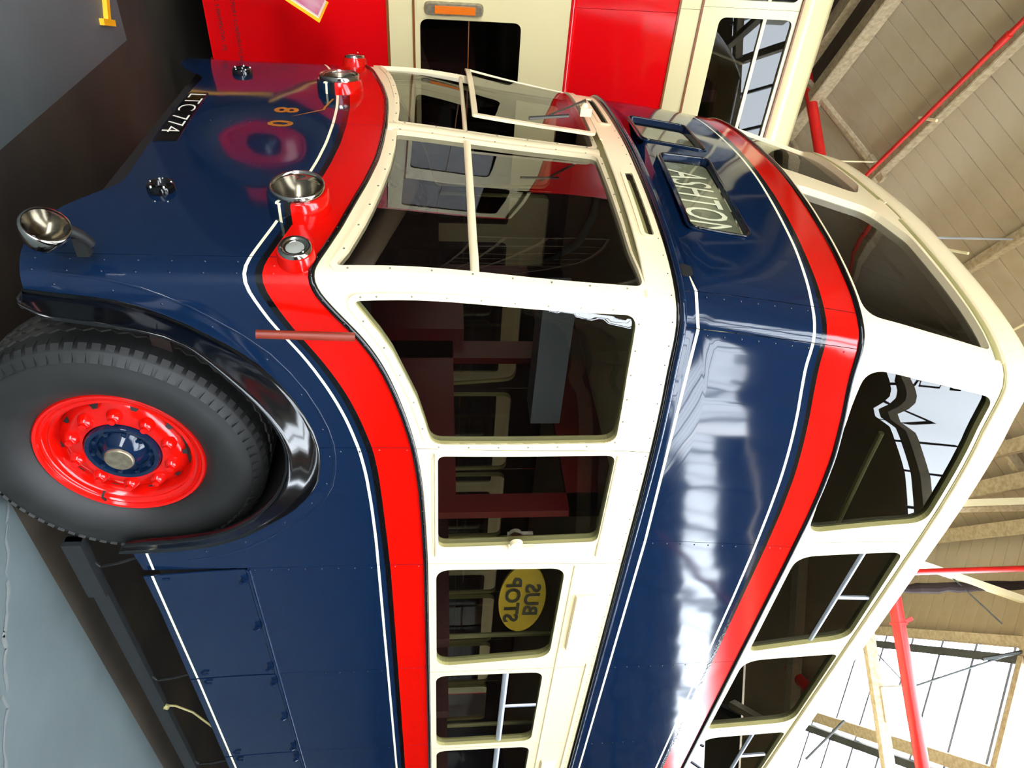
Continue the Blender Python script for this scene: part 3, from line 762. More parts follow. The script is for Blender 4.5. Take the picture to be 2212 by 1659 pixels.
for k, (a, b) in enumerate(zip(ups[:-1], ups[1:])):
    o = sheet('front_waist_panel' if k == 0 else 'waist_panel', up_outer(a, b), [DEST, NUMB] if k == 0 else [], lines=lines_up(a, b), paint=paint_up, mats=LIV, reveal=(.02, 0) if k == 0 else None, parent=bus, edge=.003)
    if k: mirror(o)
    else: wf = o
strip('upper_bead', [(s, bead_up(s)) for s in frange(-2.6, 2.6, .02)] + [(s, bead_up(s)) for s in frange(2.8, S_END, .3)], .022, .011, BLACK, bus)
for nm, P in (('destination_box', DEST), ('number_box', NUMB)):
    fr = ring(nm, P, .020, .004, BLUE, bus); fr['label'] = 'dark glazed destination box reading ASHTON' if nm[0] == 'd' else 'blank glazed route number box'
    strip('box_bead', offset(P, .006) + offset(P, .006)[:2], .009, .006, BLACK, fr, off=.004)
    sheet('blind', offset(P, .003), mats=(OLIVE,), off=-.03, parent=fr)
    sheet('glass', offset(P, .003), mats=(LENS,), off=-.012, parent=fr)
def map_surf(s0, z0, off, flip=1, shear=0.):
    return lambda x, y: tuple(on(s0 + x + y * shear, z0 + y, off))
text_obj('blind_lettering', 'ASHTON', .255, map_surf(.105, 2.628, -.026), mat('blind_white', (240, 238, 205), .6), bus, xs=.485, bold=.0)
# rivets along seams
def rivets(pts, r=.0045, off=0., parent=bus, m=BLUE):
    q = MB()
    for s, z in pts: q.lathe([(-.001, r), (r * .35, r * .8), (r * .55, 0)], on(s, z, off), snorm(s, z), 6)
    return tag(q.build('rivets', m, parent, smooth=True), kind='stuff')
P = [(s, z) for s in (.985, 1.03) for z in frange(.46, 1.05, .095)] + [(.012, z) for z in frange(.68, 1.22, .075)]
P += [(a + .018, z) for a in (1.68, 2.358, 3.184, 4.05) for z in frange(.90, 1.38, .068) if not (a < 2 and z < 1.25)]
ctr = (1.66, .70)
for i in range(2, len(ARCH) - 3, 2):
    s, z = ARCH[i]; d = math.hypot(s - ctr[0], z - ctr[1]); P.append((s + (s - ctr[0]) / d * .035, z + (z - ctr[1]) / d * .035))
P += [(a + .018, z) for a in (.955, 1.083, 2.19, 3.235, 4.13) for z in frange(2.58, 2.96, .065)] + [(s, .884) for s in frange(2.42, 6, .068)]
rivets(P)
rivets([(1.0, z) for z in (1.16, 1.25)] + [(1.03, z) for z in (1.16, 1.25)] + [(1.69, 1.45), (1.69, 1.55), (2.37, 1.48), (2.37, 1.58), (1.1, 3.10), (2.205, 3.17), (2.205, 3.12)], m=RED)
rivets([(s, bead_low(s)) for s in frange(-.9, 5, .075)], .004, .009, m=BLACK)
rivets([(s, 2.452) for s in frange(-.9, 6, .09)], .003, 0, m=BROWNI)
rivets([(s, ZD + .018) for s in frange(-.9, 6, .1)], .0035, .017)
# wheel arch inner flange ring line
strip('arch_flange', [(s + (s - ctr[0]) * .13, z + (z - ctr[1]) * .10) for s, z in ARCH[2:-3]], .010, .0015, BLUE, bus)
# small cut-out panel on front corner of the waist: access hole
q = MB(); a = on(.86, 2.55, .004); 
sheet('access_hole', rounded([(.835,2.503,.01),(.90,2.503,.01),(.895,2.545,.02),(.845,2.545,.02)]), mats=(STRAP,), off=.0045, parent=bus)

# upper cream band -----------------------------------------------
UF = rounded([(.085,3.232,.025),(.30,3.226,0),(.55,3.210,0),(.78,3.196,.0),(.905,3.190,.10),(.958,3.27,.04),(.958,3.765,.03),(.30,3.742,.0),(.075,3.700,.09)])
UF = rounded([(.085,3.236,.02),(.30,3.230,0),(.55,3.216,0),(.78,3.200,0),(.955,3.190,.10),(.955,3.765,.03),(.26,3.745,.12),(.075,3.640,.12)])
UFm = [(-s, z) for s, z in UF][::-1]
U1 = rounded([(1.150,3.212,.17),(1.35,3.208,.05),(1.60,3.214,.05),(1.83,3.238,0),(2.080,3.262,.06),(1.865,3.782,.12),(1.134,3.782,.05)])
U2 = rounded([(2.262,3.270,.12),(3.136,3.276,.04),(3.000,3.786,.12),(2.120,3.776,.05)])
U3 = rounded([(3.200,3.276,.14),(4.030,3.272,.03),(3.900,3.790,.12),(3.205,3.789,.04)])
U3 = rounded([(3.235,3.278,.12),(4.030,3.272,.03),(3.985,3.790,.12),(3.185,3.789,.04)])
uf = sheet('upper_front_panel', [(s, bead_up(s) + .004) for s in frange(-1.04, 1.04, .02)] + [(s, ZG) for s in frange(-1.04, 1.04, .03)][::-1], [UF, UFm], mats=(CREAM, CREAM), reveal=(.035, 1), parent=bus)
for P in (UF, UFm):
    sheet('front_window', offset(P, .003), mats=(GLASSD,), off=-.03, parent=uf)
strip('upper_centre_moulding', [(0, z) for z in frange(3.22, 3.80, .05)], .05, .012, CREAM, uf)
o = strip('front_window_visor', [(s, 3.785) for s in frange(.10, .99, .03)], .03, .006, KHAKI, uf); mirror(o).parent = uf; uf.children[-1].location = (0, 2*YC, 0)
o = strip('visor_lip', [(s, 3.800) for s in frange(.08, 1.0, .03)], .010, .010, CREAM, uf); mirror(o).parent = uf
SB = [(1.04, 1.04), (2.16, 2.02), (3.185, 3.10), (4.10, 4.075)] + [(4.97 + .875 * k, 4.95 + .875 * k) for k in range(4)] + [(S_END, S_END)]
HS = [U1, U2, U3, shift(U2, 1.90)] + [shift(U3, .89 * (k + 2)) for k in range(4)]
HS[3] = rounded([(4.155,3.272,.12),(4.915,3.272,.03),(4.89,3.790,.12),(4.12,3.789,.04)])
for k in range(8):
    (a0, a1), (b0, b1) = SB[k], SB[k + 1]
    h = HS[k] if k < 4 else shift(HS[3], .875 * (k - 3))
    if max(p[0] for p in h) > S_END - .02: h = None
    side = [(a0 + (a1 - a0) * t + G * (k > 0), bead_up(a0) + .004 + (ZG - bead_up(a0)) * t) for t in (0, .25, .5, .75, 1)]
    right = [(b0 + (b1 - b0) * t - G, bead_up(b0) + .004 + (ZG - bead_up(b0)) * t) for t in (0, .25, .5, .75, 1)]
    outer = [(s, bead_up(s) + .004) for s in frange(a0, b0, .03)] + right[1:] + [(s, ZG) for s in frange(a1, b1, .04)][::-1][1:-1] + side[::-1][:-1]
    sf = sheet('upper_window_surround', outer, [h] if h else [], mats=(CREAM, KHAKI), reveal=(.035, 1), parent=bus)
    far = mirror(sf)
    if h:
        g = window('window_glass', h, GLASSD, sf, -.025)
        c2 = g.copy(); COL.objects.link(c2); c2.parent = far
        if k in (1, 3, 5, 7):
            s0 = min(p[0] for p in h); s1 = max(p[0] for p in h)
            strip('vent_rail', [(s0 + .03, 3.602), (s1 - .05, 3.602)], .026, .012, ALU, sf, off=-.024)
            sm = (s0 + s1) / 2 - .02
            strip('vent_stile', [(sm, 3.61), (sm - .01, 3.775)], .020, .010, ALU, sf, off=-.024)
gp = [(s, ZG) for s in frange(-S_END, -2.0, .3)] + [(s, ZG) for s in frange(-1.9, 1.9, .03)] + [(s, ZG) for s in frange(2.0, S_END, .3)]
strip('gutter', [(s, z + .004) for s, z in gp], .016, .010, CREAM, bus)
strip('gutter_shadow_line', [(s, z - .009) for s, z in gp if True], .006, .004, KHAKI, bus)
# roof dome
q = MB(); xs = frange(-S_END, -2.0, .3) + frange(-1.9, 1.9, .04) + frange(2.0, S_END, .3)
rings = []
def roofring(i, dz):
    R = []
    for s in xs:
        p = surf(s, ZG); n = snorm(s, ZG); n.z = 0; n.normalize(); v = p - n * i; v.z = ZG + dz
        if v.y > YC and s > 0: v.y = YC
        R.append(v)
    return R
for k in range(0, 9):
    th = k * PI / 2 / 9; rings.append(roofring(.36 * (1 - math.cos(th)) - .012 * math.sin(min(PI, th * 3)), .285 * math.sin(th)))
last = rings[-1]
for t in (.3, .65, 1.0):
    R = []
    for v in last:
        cx_ = max(v.x, 2.3); tgt = Vector((cx_, YC, 0)); u = v.lerp(tgt, t); u.z = ZG + .28 + .14 * math.sin(t * PI / 2) * (1 if v.x > 2.2 else .9); R.append(u)
    rings.append(R)
n = len(xs)
q.add([v for R in rings for v in R], [(i*n+k, i*n+k+1, (i+1)*n+k+1, (i+1)*n+k) for i in range(len(rings) - 1) for k in range(n - 1)])
roof = q.build('roof_dome', CREAM, bus, smooth=True); roof['label'] = 'domed cream roof'
# rear closing panel
XE = surf(S_END, 2.5).x
bx('rear_panel', (XE - .02, .0, .47), (XE + .02, 2 * YC, 4.05), BLUE, bus)
# interior
bx('lower_floor', (1.3, .12, .72), (XE - .03, 2.10, .78), BROWNI, bus)
bx('upper_floor', (1.46, .10, 2.44), (XE - .03, 2.12, 2.50), IVORY, bus)
bx('upper_ceiling', (1.75, .10, 3.90), (XE - .03, 2.12, 3.93), mat('upper_ceiling_paint', (110, 104, 84), .6), bus)
bx('dash', (1.24, .12, .80), (1.42, 2.1, 1.26), MAROON, bus)
# bulkhead behind the cab with round cornered opening
q = MB()
for a, b in (((2.38,.1,.78),(2.42,.20,2.44)), ((2.38,1.15,.78),(2.42,1.30,2.44)), ((2.38,.2,.78),(2.42,2.1,1.74)), ((2.38,.1,2.22),(2.42,2.1,2.44)), ((2.38,1.9,.78),(2.42,2.1,2.44))): q.box(a, b)
bh = q.build('bulkhead', MAROON, bus)
bx('cab_side_locker', (1.66, .62, 2.10), (2.36, .80, 2.24), GREYI, bus)
q = MB()
for i in range(8):
    x = 3.0 + i * .78
    for y0 in (.12, 1.25):
        q.box((x, y0, 1.15), (x + .42, y0 + .82, 1.25)); q.box((x + .40, y0, 1.2), (x + .48, y0 + .82, 1.72)); q.box((x + .05, y0 + .3, .78), (x + .12, y0 + .36, 1.2))
        if i < 7: q.box((x - .6, y0, 2.85), (x - .18, y0 + .82, 2.95)); q.box((x - .2, y0, 2.9), (x - .12, y0 + .82, 3.38))
o = q.build('seat_rows', SEAT, bus); tag(o, kind='stuff')
q = MB()
for i in range(6): q.tube([(2.9 + i * 1.2, .55, .78), (2.9 + i * 1.2, .55, 2.44)], .016, 8)
q.build('grab_pole', KHAKI, bus)
q = MB(); q.tube([(1.95, .12, 3.46), (2.10, .11, 3.455), (2.62, .12, 3.49)], .012, 8); q.build('handrail', KHAKI, bus)
q = MB(); q.tube([(1.33, .28, 1.375), (1.37, .95, 1.52), (1.38, 1.12, 1.545)], [.048, .043, .040], 16); q.build('cab_tube', mat('khaki_tube', (112, 88, 66), .5), bus, smooth=True)
q = MB(); N_ = 28; q.tube([(1.62 + .0 * i + .10 * math.sin(2*PI*i/N_), 1.62 + .24 * math.cos(2*PI*i/N_), 1.42 + .2 * math.sin(2*PI*i/N_)) for i in range(N_)], .016, 8, closed=True)
q.tube([(1.62, 1.62, 1.42), (1.40, 1.62, 1.0)], .025, 10)
for i in range(3): q.tube([(1.62, 1.62, 1.42), (1.62 + .10 * math.sin(2*PI*i/3), 1.62 + .24 * math.cos(2*PI*i/3), 1.42 + .2 * math.sin(2*PI*i/3))], .01, 6)
q.build('steering_wheel', STRAP, bus, smooth=True)
q = MB(); q.box((1.95, 1.3, 1.1), (2.35, 1.85, 1.2)); q.box((2.3, 1.3, 1.15), (2.38, 1.85, 1.8)); q.build('driver_seat', MAROON, bus)
# chassis
q = MB()
for y in (.62, 1.5): q.box((1.25, y, .50), (XE, y + .09, .70))
q.box((2.6, .30, .34), (8.2, 1.9, .70)); q.box((1.3, .3, .68), (XE, 2.0, .72))
q.box((2.36, .05, .46), (2.42, 2.1, .9))
q.build('chassis', DARK, bus)
bx('underside_light_block', (1.34, .12, .36), (1.38, 2.1, .8), DARK, bus)  # dark plate added to keep light out from under the bus
# wheels
def wheel(cx, cy, sgn, parent, detail=True, dual=False):
    """sgn -1: outer face towards -Y"""
    ax = Vector((0, sgn, 0)); c = Vector((cx, cy, .512)); R = .512
    t = MB()
    # profile: (distance along axis outward, radius); flange plane at 0
    prof = [(0,.292),(.018,.300),(.050,.335),(.066,.375),(.070,.410),(.062,.440),(.052,.462),(.050,.470),(.046,.472),(.036,.500),(.022,R-.006),(-.01,R),(-.22,R),(-.25,.50),(-.28,.44),(-.285,.38),(-.25,.30)]
    t.lathe(prof, c, ax, 72)
    ty = t.build('tyre', RUB, parent, smooth=True, angle=50); ty['label'] = 'black tyre with shoulder lugs'
    if detail:
        e1 = Vector((0, 0, 1)); e2 = ax.cross(e1)
        lug = MB(); n = 76
        for k in range(n):
            a0 = 2 * PI * (k + .18) / n; a1 = 2 * PI * (k + .82) / n
            def pt(r, d, a): return c + ax * d + (e1 * math.cos(a) + e2 * math.sin(a)) * r
            vs = []
            for a in (a0, a1): vs += [pt(.468, .050, a), pt(.472, .060, a), pt(R - .012, .034, a), pt(R + .005, .010, a), pt(R + .006, -.02, a), pt(R - .006, -.02, a)]
            lug.add(vs, [(0,1,7,6),(1,2,8,7),(2,3,9,8),(3,4,10,9),(4,5,11,10),(0,5,4,3,2,1),(6,7,8,9,10,11)])
        tag(lug.build('shoulder_lug', RUB, ty), kind='stuff')
        z = MB(); m_ = 60
        for row in (-.055, -.10, -.15):
            for k in range(m_):
                for (u0, u1, d0, d1) in ((0, .5, 0, -.014), (.5, 1, -.014, 0)):
                    a0 = 2*PI*(k+u0)/m_; a1 = 2*PI*(k+u1)/m_
                    def pt(r, d, a): return c + ax * d + (e1 * math.cos(a) + e2 * math.sin(a)) * r
                    vs = []
                    for (a, d) in ((a0, d0), (a1, d1)): vs += [pt(R - .002, row + d, a), pt(R + .006, row + d, a), pt(R + .006, row + d - .026, a), pt(R - .002, row + d - .026, a)]
                    z.add(vs, [(0,1,5,4),(1,2,6,5),(2,3,7,6),(0,3,2,1),(4,5,6,7)])
        tag(z.build('tread_rib', RUBG, ty), kind='stuff')
    r = MB()
    # rim: flange, lock ring steps, well, disc
    r.lathe([(-.03,.294),(.006,.297),(.014,.290),(.012,.281),(.002,.276),(.004,.268),(-.004,.262),(-.008,.252),(-.004,.244),(-.012,.236),(-.045,.230),(-.052,.226),(-.048,.222),(-.040,.212),(-.020,.190),(-.012,.160),(-.012,.136),(-.03,.128),(-.035,.0)], c, ax, 72)
    rm = r.build('rim', RED, parent, smooth=True, angle=35); rm['label'] = 'red pressed steel wheel rim'
    e1 = Vector((0, 0, 1)); e2 = ax.cross(e1)
    for k in range(10):
        a = 2 * PI * (k + .35) / 10; d = e1 * math.cos(a) + e2 * math.sin(a)
        b = MB(); b.lathe([(-.020,.030),(-.004,.024),(.006,.019),(.010,.013),(.020,.012),(.022,0)], c + d * .172, ax, 14); b.build('wheel_nut', RED, rm, smooth=True, angle=50)
        a = 2 * PI * (k + .85) / 10; d = e1 * math.cos(a) + e2 * math.sin(a); tt = -e1 * math.sin(a) + e2 * math.cos(a)
        b = MB(); p = c + d * .2135 + ax * -.036
        b.add([p + tt * .017 + ax * .004 + d * .006, p - tt * .017 + ax * .004 + d * .006, p - tt * .008 + ax * .012 - d * .010, p + tt * .008 + ax * .012 - d * .010], [(0,1,2,3)])
        b.build('hand_hole', STRAP, rm)
    h = MB(); h.lathe([(-.03,.132),(-.006,.131),(.002,.126),(.0,.112),(-.018,.104),(-.020,.090),(-.008,.080),(.006,.070),(.018,.062),(.026,.058),(.028,.052)], c, ax, 48)
    for k in range(10):
        a = 2 * PI * k / 10; d = e1 * math.cos(a) + e2 * math.sin(a); h.lathe([(-.012,.009),(.004,.009),(.006,0)], c + d * .100, ax, 6)
    hb = h.build('hub', BLUE, parent, smooth=True, angle=40); hb['label'] = 'navy wheel hub'
    h = MB(); h.lathe([(.026,.053),(.034,.050),(.037,.046),(.037,0)], c, ax, 36); h.build('hub_cap', DULL, hb, smooth=True, angle=30)
w1 = empty('front_wheel', (0, 0, 0)); w1.parent = bus
wheel(1.99, .08, -1, w1)
w2 = empty('front_wheel', (0, 0, 0)); w2.parent = bus; wheel(1.99, 2.14, 1, w2, False)
w3 = empty('rear_wheel', (0, 0, 0)); w3.parent = bus; wheel(6.9, .10, -1, w3, False)
q = MB(); q.tube([(1.99, .1, .512), (1.99, 2.1, .512)], .05, 10); q.build('front_axle', DARK, bus)
# valve
q = MB(); q.tube([(1.99 + .19, .07, .40), (1.99 + .205, .05, .395), (2.2, .04, .41)], .005, 6); q.build('valve', STRAP, w1)

# lamps --------------------------------------------------------
def ray(x, y):
    v = Vector(MW @ np.array([y - 829.5, x - 1106.0, FPX])); return v
def lamp_ring(nm, c, ax, r, depth, zoff, label):
    """housing painted with the livery behind, lens in front"""
    L0 = MB(); L0.lathe([(-depth - .03, r * 1.20), (-depth, r * 1.20), (-.018, r * 1.17), (-.012, r * 1.12), (-.012, r * 1.0)], c, ax, 56)
    o = L0.build(nm, [BLUE, WHITE, BLACK, RED], bus, smooth=True, angle=40); o['label'] = label
    for poly in o.data.polygons:
        z = poly.center.z - (c.z + zoff)
        poly.material_index = 3 if z > .020 else (2 if z > .0 else (1 if -.026 < z < -.014 else 0))
    q = MB(); q.lathe([(-.012,r*1.03),(.004,r*1.04),(.010,r*1.0),(.008,r*.955),(-.002,r*.94)], c, ax, 56); q.build('chrome_rim', CHROME, o, smooth=True)
    q = MB(); q.lathe([(-.004,r*.94),(-.035,r*.80),(-.065,r*.5),(-.078,r*.15),(-.08,0)], c, ax, 48); q.build('reflector', REFL, o, smooth=True)
    q = MB(); q.lathe([(-.002,r*.945),(.012,r*.75),(.020,r*.4),(.023,0)], c, ax, 48); q.build('lens', LENS, o, smooth=True)
    q = MB(); q.lathe([(-.078,.010),(-.045,.012),(-.038,0)], c, ax, 10); q.build('bulb', CHROME, o, smooth=True)
    return o
def place(px, py, X):
    r = ray(px, py); return Vector(CAM) + r * ((X - CAM[0]) / r.x)
cN = place(642, 402, 1.155 - .075); cF = place(733, 163, 1.165 - .075)
lamp_ring('headlamp', cN, (-1, -.10, .0), .086, .072, -.032, 'headlamp on the near side of the front, painted ring blue below and red above')
lamp_ring('headlamp', cF, (-1, .10, .0), .086, .072, -.032, 'headlamp on the far side of the front')
for sg, c in ((1, place(637, 535, 1.205 - .05)), (-1, Vector((1.205 - .05, 2 * YC - place(637, 535, 1.155).y, 1.235)))):
    q = MB(); ax = (-1, -.22 * sg, 0)
    q.lathe([(-.07,.062),(-.02,.060),(-.006,.056),(-.004,.050)], c, ax, 40); o = q.build('side_lamp', RED, bus, smooth=True, angle=45); o['label'] = 'round red side lamp with chrome bezel'
    q = MB(); q.lathe([(-.006,.052),(.006,.050),(.010,.044),(.006,.036),(.0,.033),(.004,.030),(.0,.028)], c, ax, 40); q.build('bezel', CHROME, o, smooth=True)
    q = MB(); q.lathe([(.0,.029),(.004,.02),(.005,0)], c, ax, 30); q.build('lens', mat('frosted_lens', (150, 150, 140), .25), o, smooth=True)
    q = MB()
    for k in range(3):
        a = 2*PI*k/3 + .3; q.lathe([(.006,.004),(.011,.003),(.012,0)], c + Vector((0, .043 * math.cos(a), .043 * math.sin(a))), ax, 8)
    q.build('bezel_screws', CHROME, o)
for s_ in (.60, -.65):
    c = on(s_, .728 if s_ > 0 else .745, 0); ax = snorm(s_, .73)
    q = MB(); q.lathe([(-.005,.046),(.012,.046),(.022,.042),(.026,.034),(.018,.026),(.004,.020),(.002,.0)], c, ax, 36); o = q.build('socket_cover', BLACK, bus, smooth=True, angle=40)
    q = MB()
    for k in range(5):
        a = 2*PI*k/5; q.lathe([(.022,.006),(.028,.004),(.030,0)], c + Vector((0, .036 * math.cos(a), .036 * math.sin(a))), ax, 8)
    q.build('cover_studs', CHROME, o)
# hanging spot lamp at the corner
c = Vector((1.03, .012, .590)); ax = Vector((-.80, -.20, .42)).normalized()
sp_ = empty('spot_lamp', (0, 0, 0)); sp_.parent = bus; sp_['label'] = 'chrome spot lamp on a black bracket'
q = MB(); q.lathe([(-.085,.0),(-.083,.022),(-.07,.040),(-.045,.056),(-.012,.063),(.0,.065),(.008,.062),(.008,.056)], c, ax, 40); q.build('shell', CHROME, sp_, smooth=True)
q = MB(); q.lathe([(.004,.057),(-.02,.045),(-.04,.02),(-.045,0)], c, ax, 30); q.build('reflector', REFL, sp_, smooth=True)
q = MB(); q.lathe([(.006,.058),(.014,.04),(.018,0)], c, ax, 30); q.build('lens', LENS, sp_, smooth=True)
q = MB(); q.tube([c + Vector((.02, .02, .045)), c + Vector((.055, .05, .06)), c + Vector((.10, .085, .06))], [.016, .014, .014], 14); q.box((1.11, .085, .605), (1.17, .115, .64)); q.build('bracket', STRAP, sp_, smooth=True, angle=40)

# number plate and fleet number
pl = sheet('number_plate', [(-.30,.600),(.235,.600),(.225,.684),(-.31,.672)], mats=(BLACK,), off=.004, parent=bus, edge=.004); pl['label'] = 'black plate with white LTC 774'
text_obj('plate_lettering', 'LTC 774', .098, lambda x, y: tuple(on(-.288 + x, .606 + y, .0056)), mat('plate_white', (225, 222, 205), .5), pl, xs=1.28, bold=-.001)
f80 = text_obj('fleet_number', '8', .135, lambda x, y: tuple(on(-.165 + x, .985 + y, .0012)), GOLD, bus, xs=.98, bold=.004)
text_obj('fleet_number', '0', .135, lambda x, y: tuple(on(-.01 + x, .985 + y, .0012)), GOLD, bus, xs=.98, bold=.004)
sheet('gold_flash', [(-.075,1.085),(-.15,1.185),(-.19,1.188),(-.30,1.21),(-.30,1.20),(-.19,1.178),(-.157,1.175),(-.06,1.06)][::-1], mats=(GOLD,), off=.001, parent=bus)
text_obj('ownership_lettering', 'Ashton', .055, lambda x, y: tuple(on(4.46 + x, 1.545 + y, .0012)), WHITE, bus, bold=.0)
text_obj('ownership_lettering', 'Corpn', .045, lambda x, y: tuple(on(4.49 + x, 1.50 + y, .0012)), WHITE, bus, bold=.0)

# wooden pole hanging on the side
q = MB(); p1 = Vector((1.385, -.012, 1.404)); p0 = Vector((1.352, -.045, 1.112))
q.tube([p0, p1], .014, 12); o = q.build('side_peg', WOODR, bus, smooth=True, angle=40); o['label'] = 'red-brown wooden peg'
# side guard under the skirt
q = MB()
q.beam((2.50, .10, .182), (XE - .2, .10, .182), .034, .066); q.beam((2.50, .085, .182), (2.86, .085, .182), .05, .075)
g_ = q.build('side_guard', RAIL, bus); g_['label'] = 'black side guard rail slung under the skirt'
for x in (2.66, 3.62, 4.62, 5.6):
    q = MB(); q.tube([(x, .10, .21), (x + .02, .09, .24), (x - .03, .07, .33), (x - .09, .06, .45), (x - .10, .06, .50)], .007, 6); q.build('hanger_strap', STRAP, g_)
q = MB(); q.tube([(3.93, .10, .215), (3.96, .11, .25), (4.02, .10, .33), (4.22, .09, .42), (4.3, .09, .48)], .006, 6); q.lathe([(0,.016),(.02,.014),(.021,0)], (3.92, .09, .21), (.1, -.3, 1), 8); q.build('cable_tail', KHAKI, g_)

# ------------------------------------------------------------------ mirrored plate standing in for a sign reflection in the third lower window
sg_ = empty('bus_stop_reflection', (3.0, .075, 2.06), 'reflection of a yellow oval BUS STOP sign, built as a mirrored plate behind the third lower window', 'sign')
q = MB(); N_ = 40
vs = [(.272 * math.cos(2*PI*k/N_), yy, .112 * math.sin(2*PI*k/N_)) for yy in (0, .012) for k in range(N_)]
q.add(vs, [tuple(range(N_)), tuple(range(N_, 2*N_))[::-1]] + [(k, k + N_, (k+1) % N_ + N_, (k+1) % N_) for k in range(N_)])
q.build('reflection_plate', mat('sign_yellow', (158, 126, 16), .5, var=.1), sg_)
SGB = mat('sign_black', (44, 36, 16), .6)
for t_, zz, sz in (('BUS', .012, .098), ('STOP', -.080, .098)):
    text_obj('reflected_lettering', t_, sz, lambda x, y, zz=zz: (-x, -.003, zz + y), SGB, sg_, xs=1.55, bold=.003, align='CENTER')

# ------------------------------------------------------------------ second bus: red and cream, behind
b2 = empty('double_decker_bus', (0, 2.95, 0), 'red and cream double-deck bus parked behind, at the top left of the picture', 'bus')
Y2 = 0.0; X0, X1 = -.15, 9.6
RED2 = mat('crimson_paint', (206, 8, 13), .1, bump=.002, bscale=1.2)
CR2 = mat('pale_cream_paint', (208, 194, 148), .18, bump=.001, bscale=1.5)
BRN = mat('brown_lining', (120, 66, 20), .4)
def wall2(nm, z0, z1, m, y=0., holes=(), x0=X0, x1=X1, xsplit=(1.07,)):
    cuts = [x0] + [c for c in xsplit if x0 < c < x1] + [x1]
    out = []
    for a, b in zip(cuts[:-1], cuts[1:]):
        hs = [h for h in holes if h[0] >= a - .001 and h[1] <= b + .001]
        q = MB(); t = .03
        zs = sorted({z0, z1} | {v for h in hs for v in h[2:4]}); xs_ = sorted({a + .001, b - .001} | {v for h in hs for v in h[:2]})
        for i in range(len(xs_) - 1):
            for j in range(len(zs) - 1):
                mx_, mz_ = (xs_[i] + xs_[i+1]) / 2, (zs[j] + zs[j+1]) / 2
                if any(h[0] < mx_ < h[1] and h[2] < mz_ < h[3] for h in hs): continue
                q.box((xs_[i], y, zs[j]), (xs_[i+1], y + t, zs[j+1]))
        out.append(q.build(nm, m, b2))
    return out
def rrect(x0, x1, z0, z1, r): return rounded([(x0, z0, r), (x1, z0, r), (x1, z1, r), (x0, z1, r)])
def corner_fill(hole, r, m, par, y=-.001):
    # rounds the corners of a square hole
    x0, x1, z0, z1 = hole; P = rrect(x0, x1, z0, z1, r); q = MB()
    for cx, cz in ((x0, z0), (x1, z0), (x1, z1), (x0, z1)):
        pts = [p for p in P if abs(p[0] - cx) <= r + .001 and abs(p[1] - cz) <= r + .001]
        q = MB(); q.add([(cx, y, cz)] + [(p[0], y, p[1]) for p in pts], [tuple(range(len(pts) + 1))]); q.build('window_corner', m, par)
xs2 = [-.1, .98, 1.17, 2.55, 2.69, 3.95, 4.09, 5.35, 5.49, 6.75, 6.89, 8.15, 8.29, 9.4]
LH = [(xs2[i], xs2[i+1], 1.55, 2.172) for i in range(2, 14, 2)] + [(.0, .88, 1.55, 2.172), (-.56, -.14, 1.50, 2.36)]
UH = [(1.075 + 1.32 * k, 1.075 + 1.22 + 1.32 * k, 3.415, 3.895) for k in range(6)] + [(-.05, .975, 3.415, 3.895)]
wall2('lower_panel', .28, 1.352, RED2, x0=-.62)
wall2('lower_window_panel', 1.36, 2.468, CR2, holes=LH, xsplit=(.965,), x0=-.62)
wall2('upper_panel', 2.50, 3.142, RED2, xsplit=(1.065,))
wall2('upper_sill_panel', 3.150, 3.285, CR2, xsplit=(1.04,))
wall2('upper_window_panel', 3.292, 3.93, CR2, holes=UH, xsplit=(1.02,))
for zz, hh, yy in ((1.356, .016, -.008), (1.512, .014, -.008), (3.146, .014, -.008), (3.289, .014, -.008), (3.925, .012, -.012)):
    bx('lining_bead', (X0, yy, zz - hh / 2), (X1, .004, zz + hh / 2), BRN, b2)
q = MB(); q.tube([(X0, .004, 2.487), (X1, .004, 2.487)], .018, 10); q.build('waist_roll', RED2, b2, smooth=True)
for h in LH + UH:
    corner_fill(h, .05, CR2, b2)
    q = MB(); q.add([(h[0], .018, h[2]), (h[1], .018, h[2]), (h[1], .018, h[3]), (h[0], .018, h[3])], [(0,1,2,3)]); q.build('window_glass', GLASSD, b2)
for h in UH:
    bx('vent_rail', (h[0], .004, 3.700), (h[1], .022, 3.722), CR2, b2)
for h in LH:
    bx('vent_rail', (h[0], .006, 1.845), (h[1], .016, 1.851), BRN, b2)
q = MB(); prof = [(.0, 3.93), (-.012, 3.95), (-.012, 4.0), (.01, 4.06), (.06, 4.13), (.16, 4.20), (.4, 4.28), (1.1, 4.32), (2.1, 4.28), (2.3, 4.1), (2.32, 3.93)]
nP = len(prof)
q.add([(x, y, z) for x in (X0, X1) for y, z in prof], [(i, i + nP, i + 1 + nP, i + 1) for i in range(nP - 1)] + [tuple(range(nP)), tuple(range(nP, 2*nP))[::-1]])
q.build('roof', CR2, b2, smooth=True, angle=50)
bx('front_end', (X0 - .02, .0, 2.4), (X0, 2.3, 3.93), RED2, b2); bx('cab_front', (-.64, .0, .3), (-.62, 2.3, 2.48), RED2, b2); bx('cab_roof', (-.62, .0, 2.44), (X0, 2.3, 2.49), CR2, b2); bx('rear_end', (X1, .0, .3), (X1 + .02, 2.3, 3.93), RED2, b2)
bx('far_side', (X0, 2.28, .3), (X1, 2.3, 3.93), BROWNI, b2); bx('deck_floor', (X0, .04, 2.38), (X1, 2.28, 2.46), BROWNI, b2); bx('saloon_floor', (X0, .04, .8), (X1, 2.28, .86), BROWNI, b2)
bx('chassis', (.2, .25, .30), (9.4, 2.0, .6), DARK, b2)
q = MB()
for i in range(9): q.box((.5 + i * .95, .1, 1.3), (.58 + i * .95, .9, 1.9)); q.box((.6 + i * .95, .1, 3.0), (.68 + i * .95, .9, 3.55))
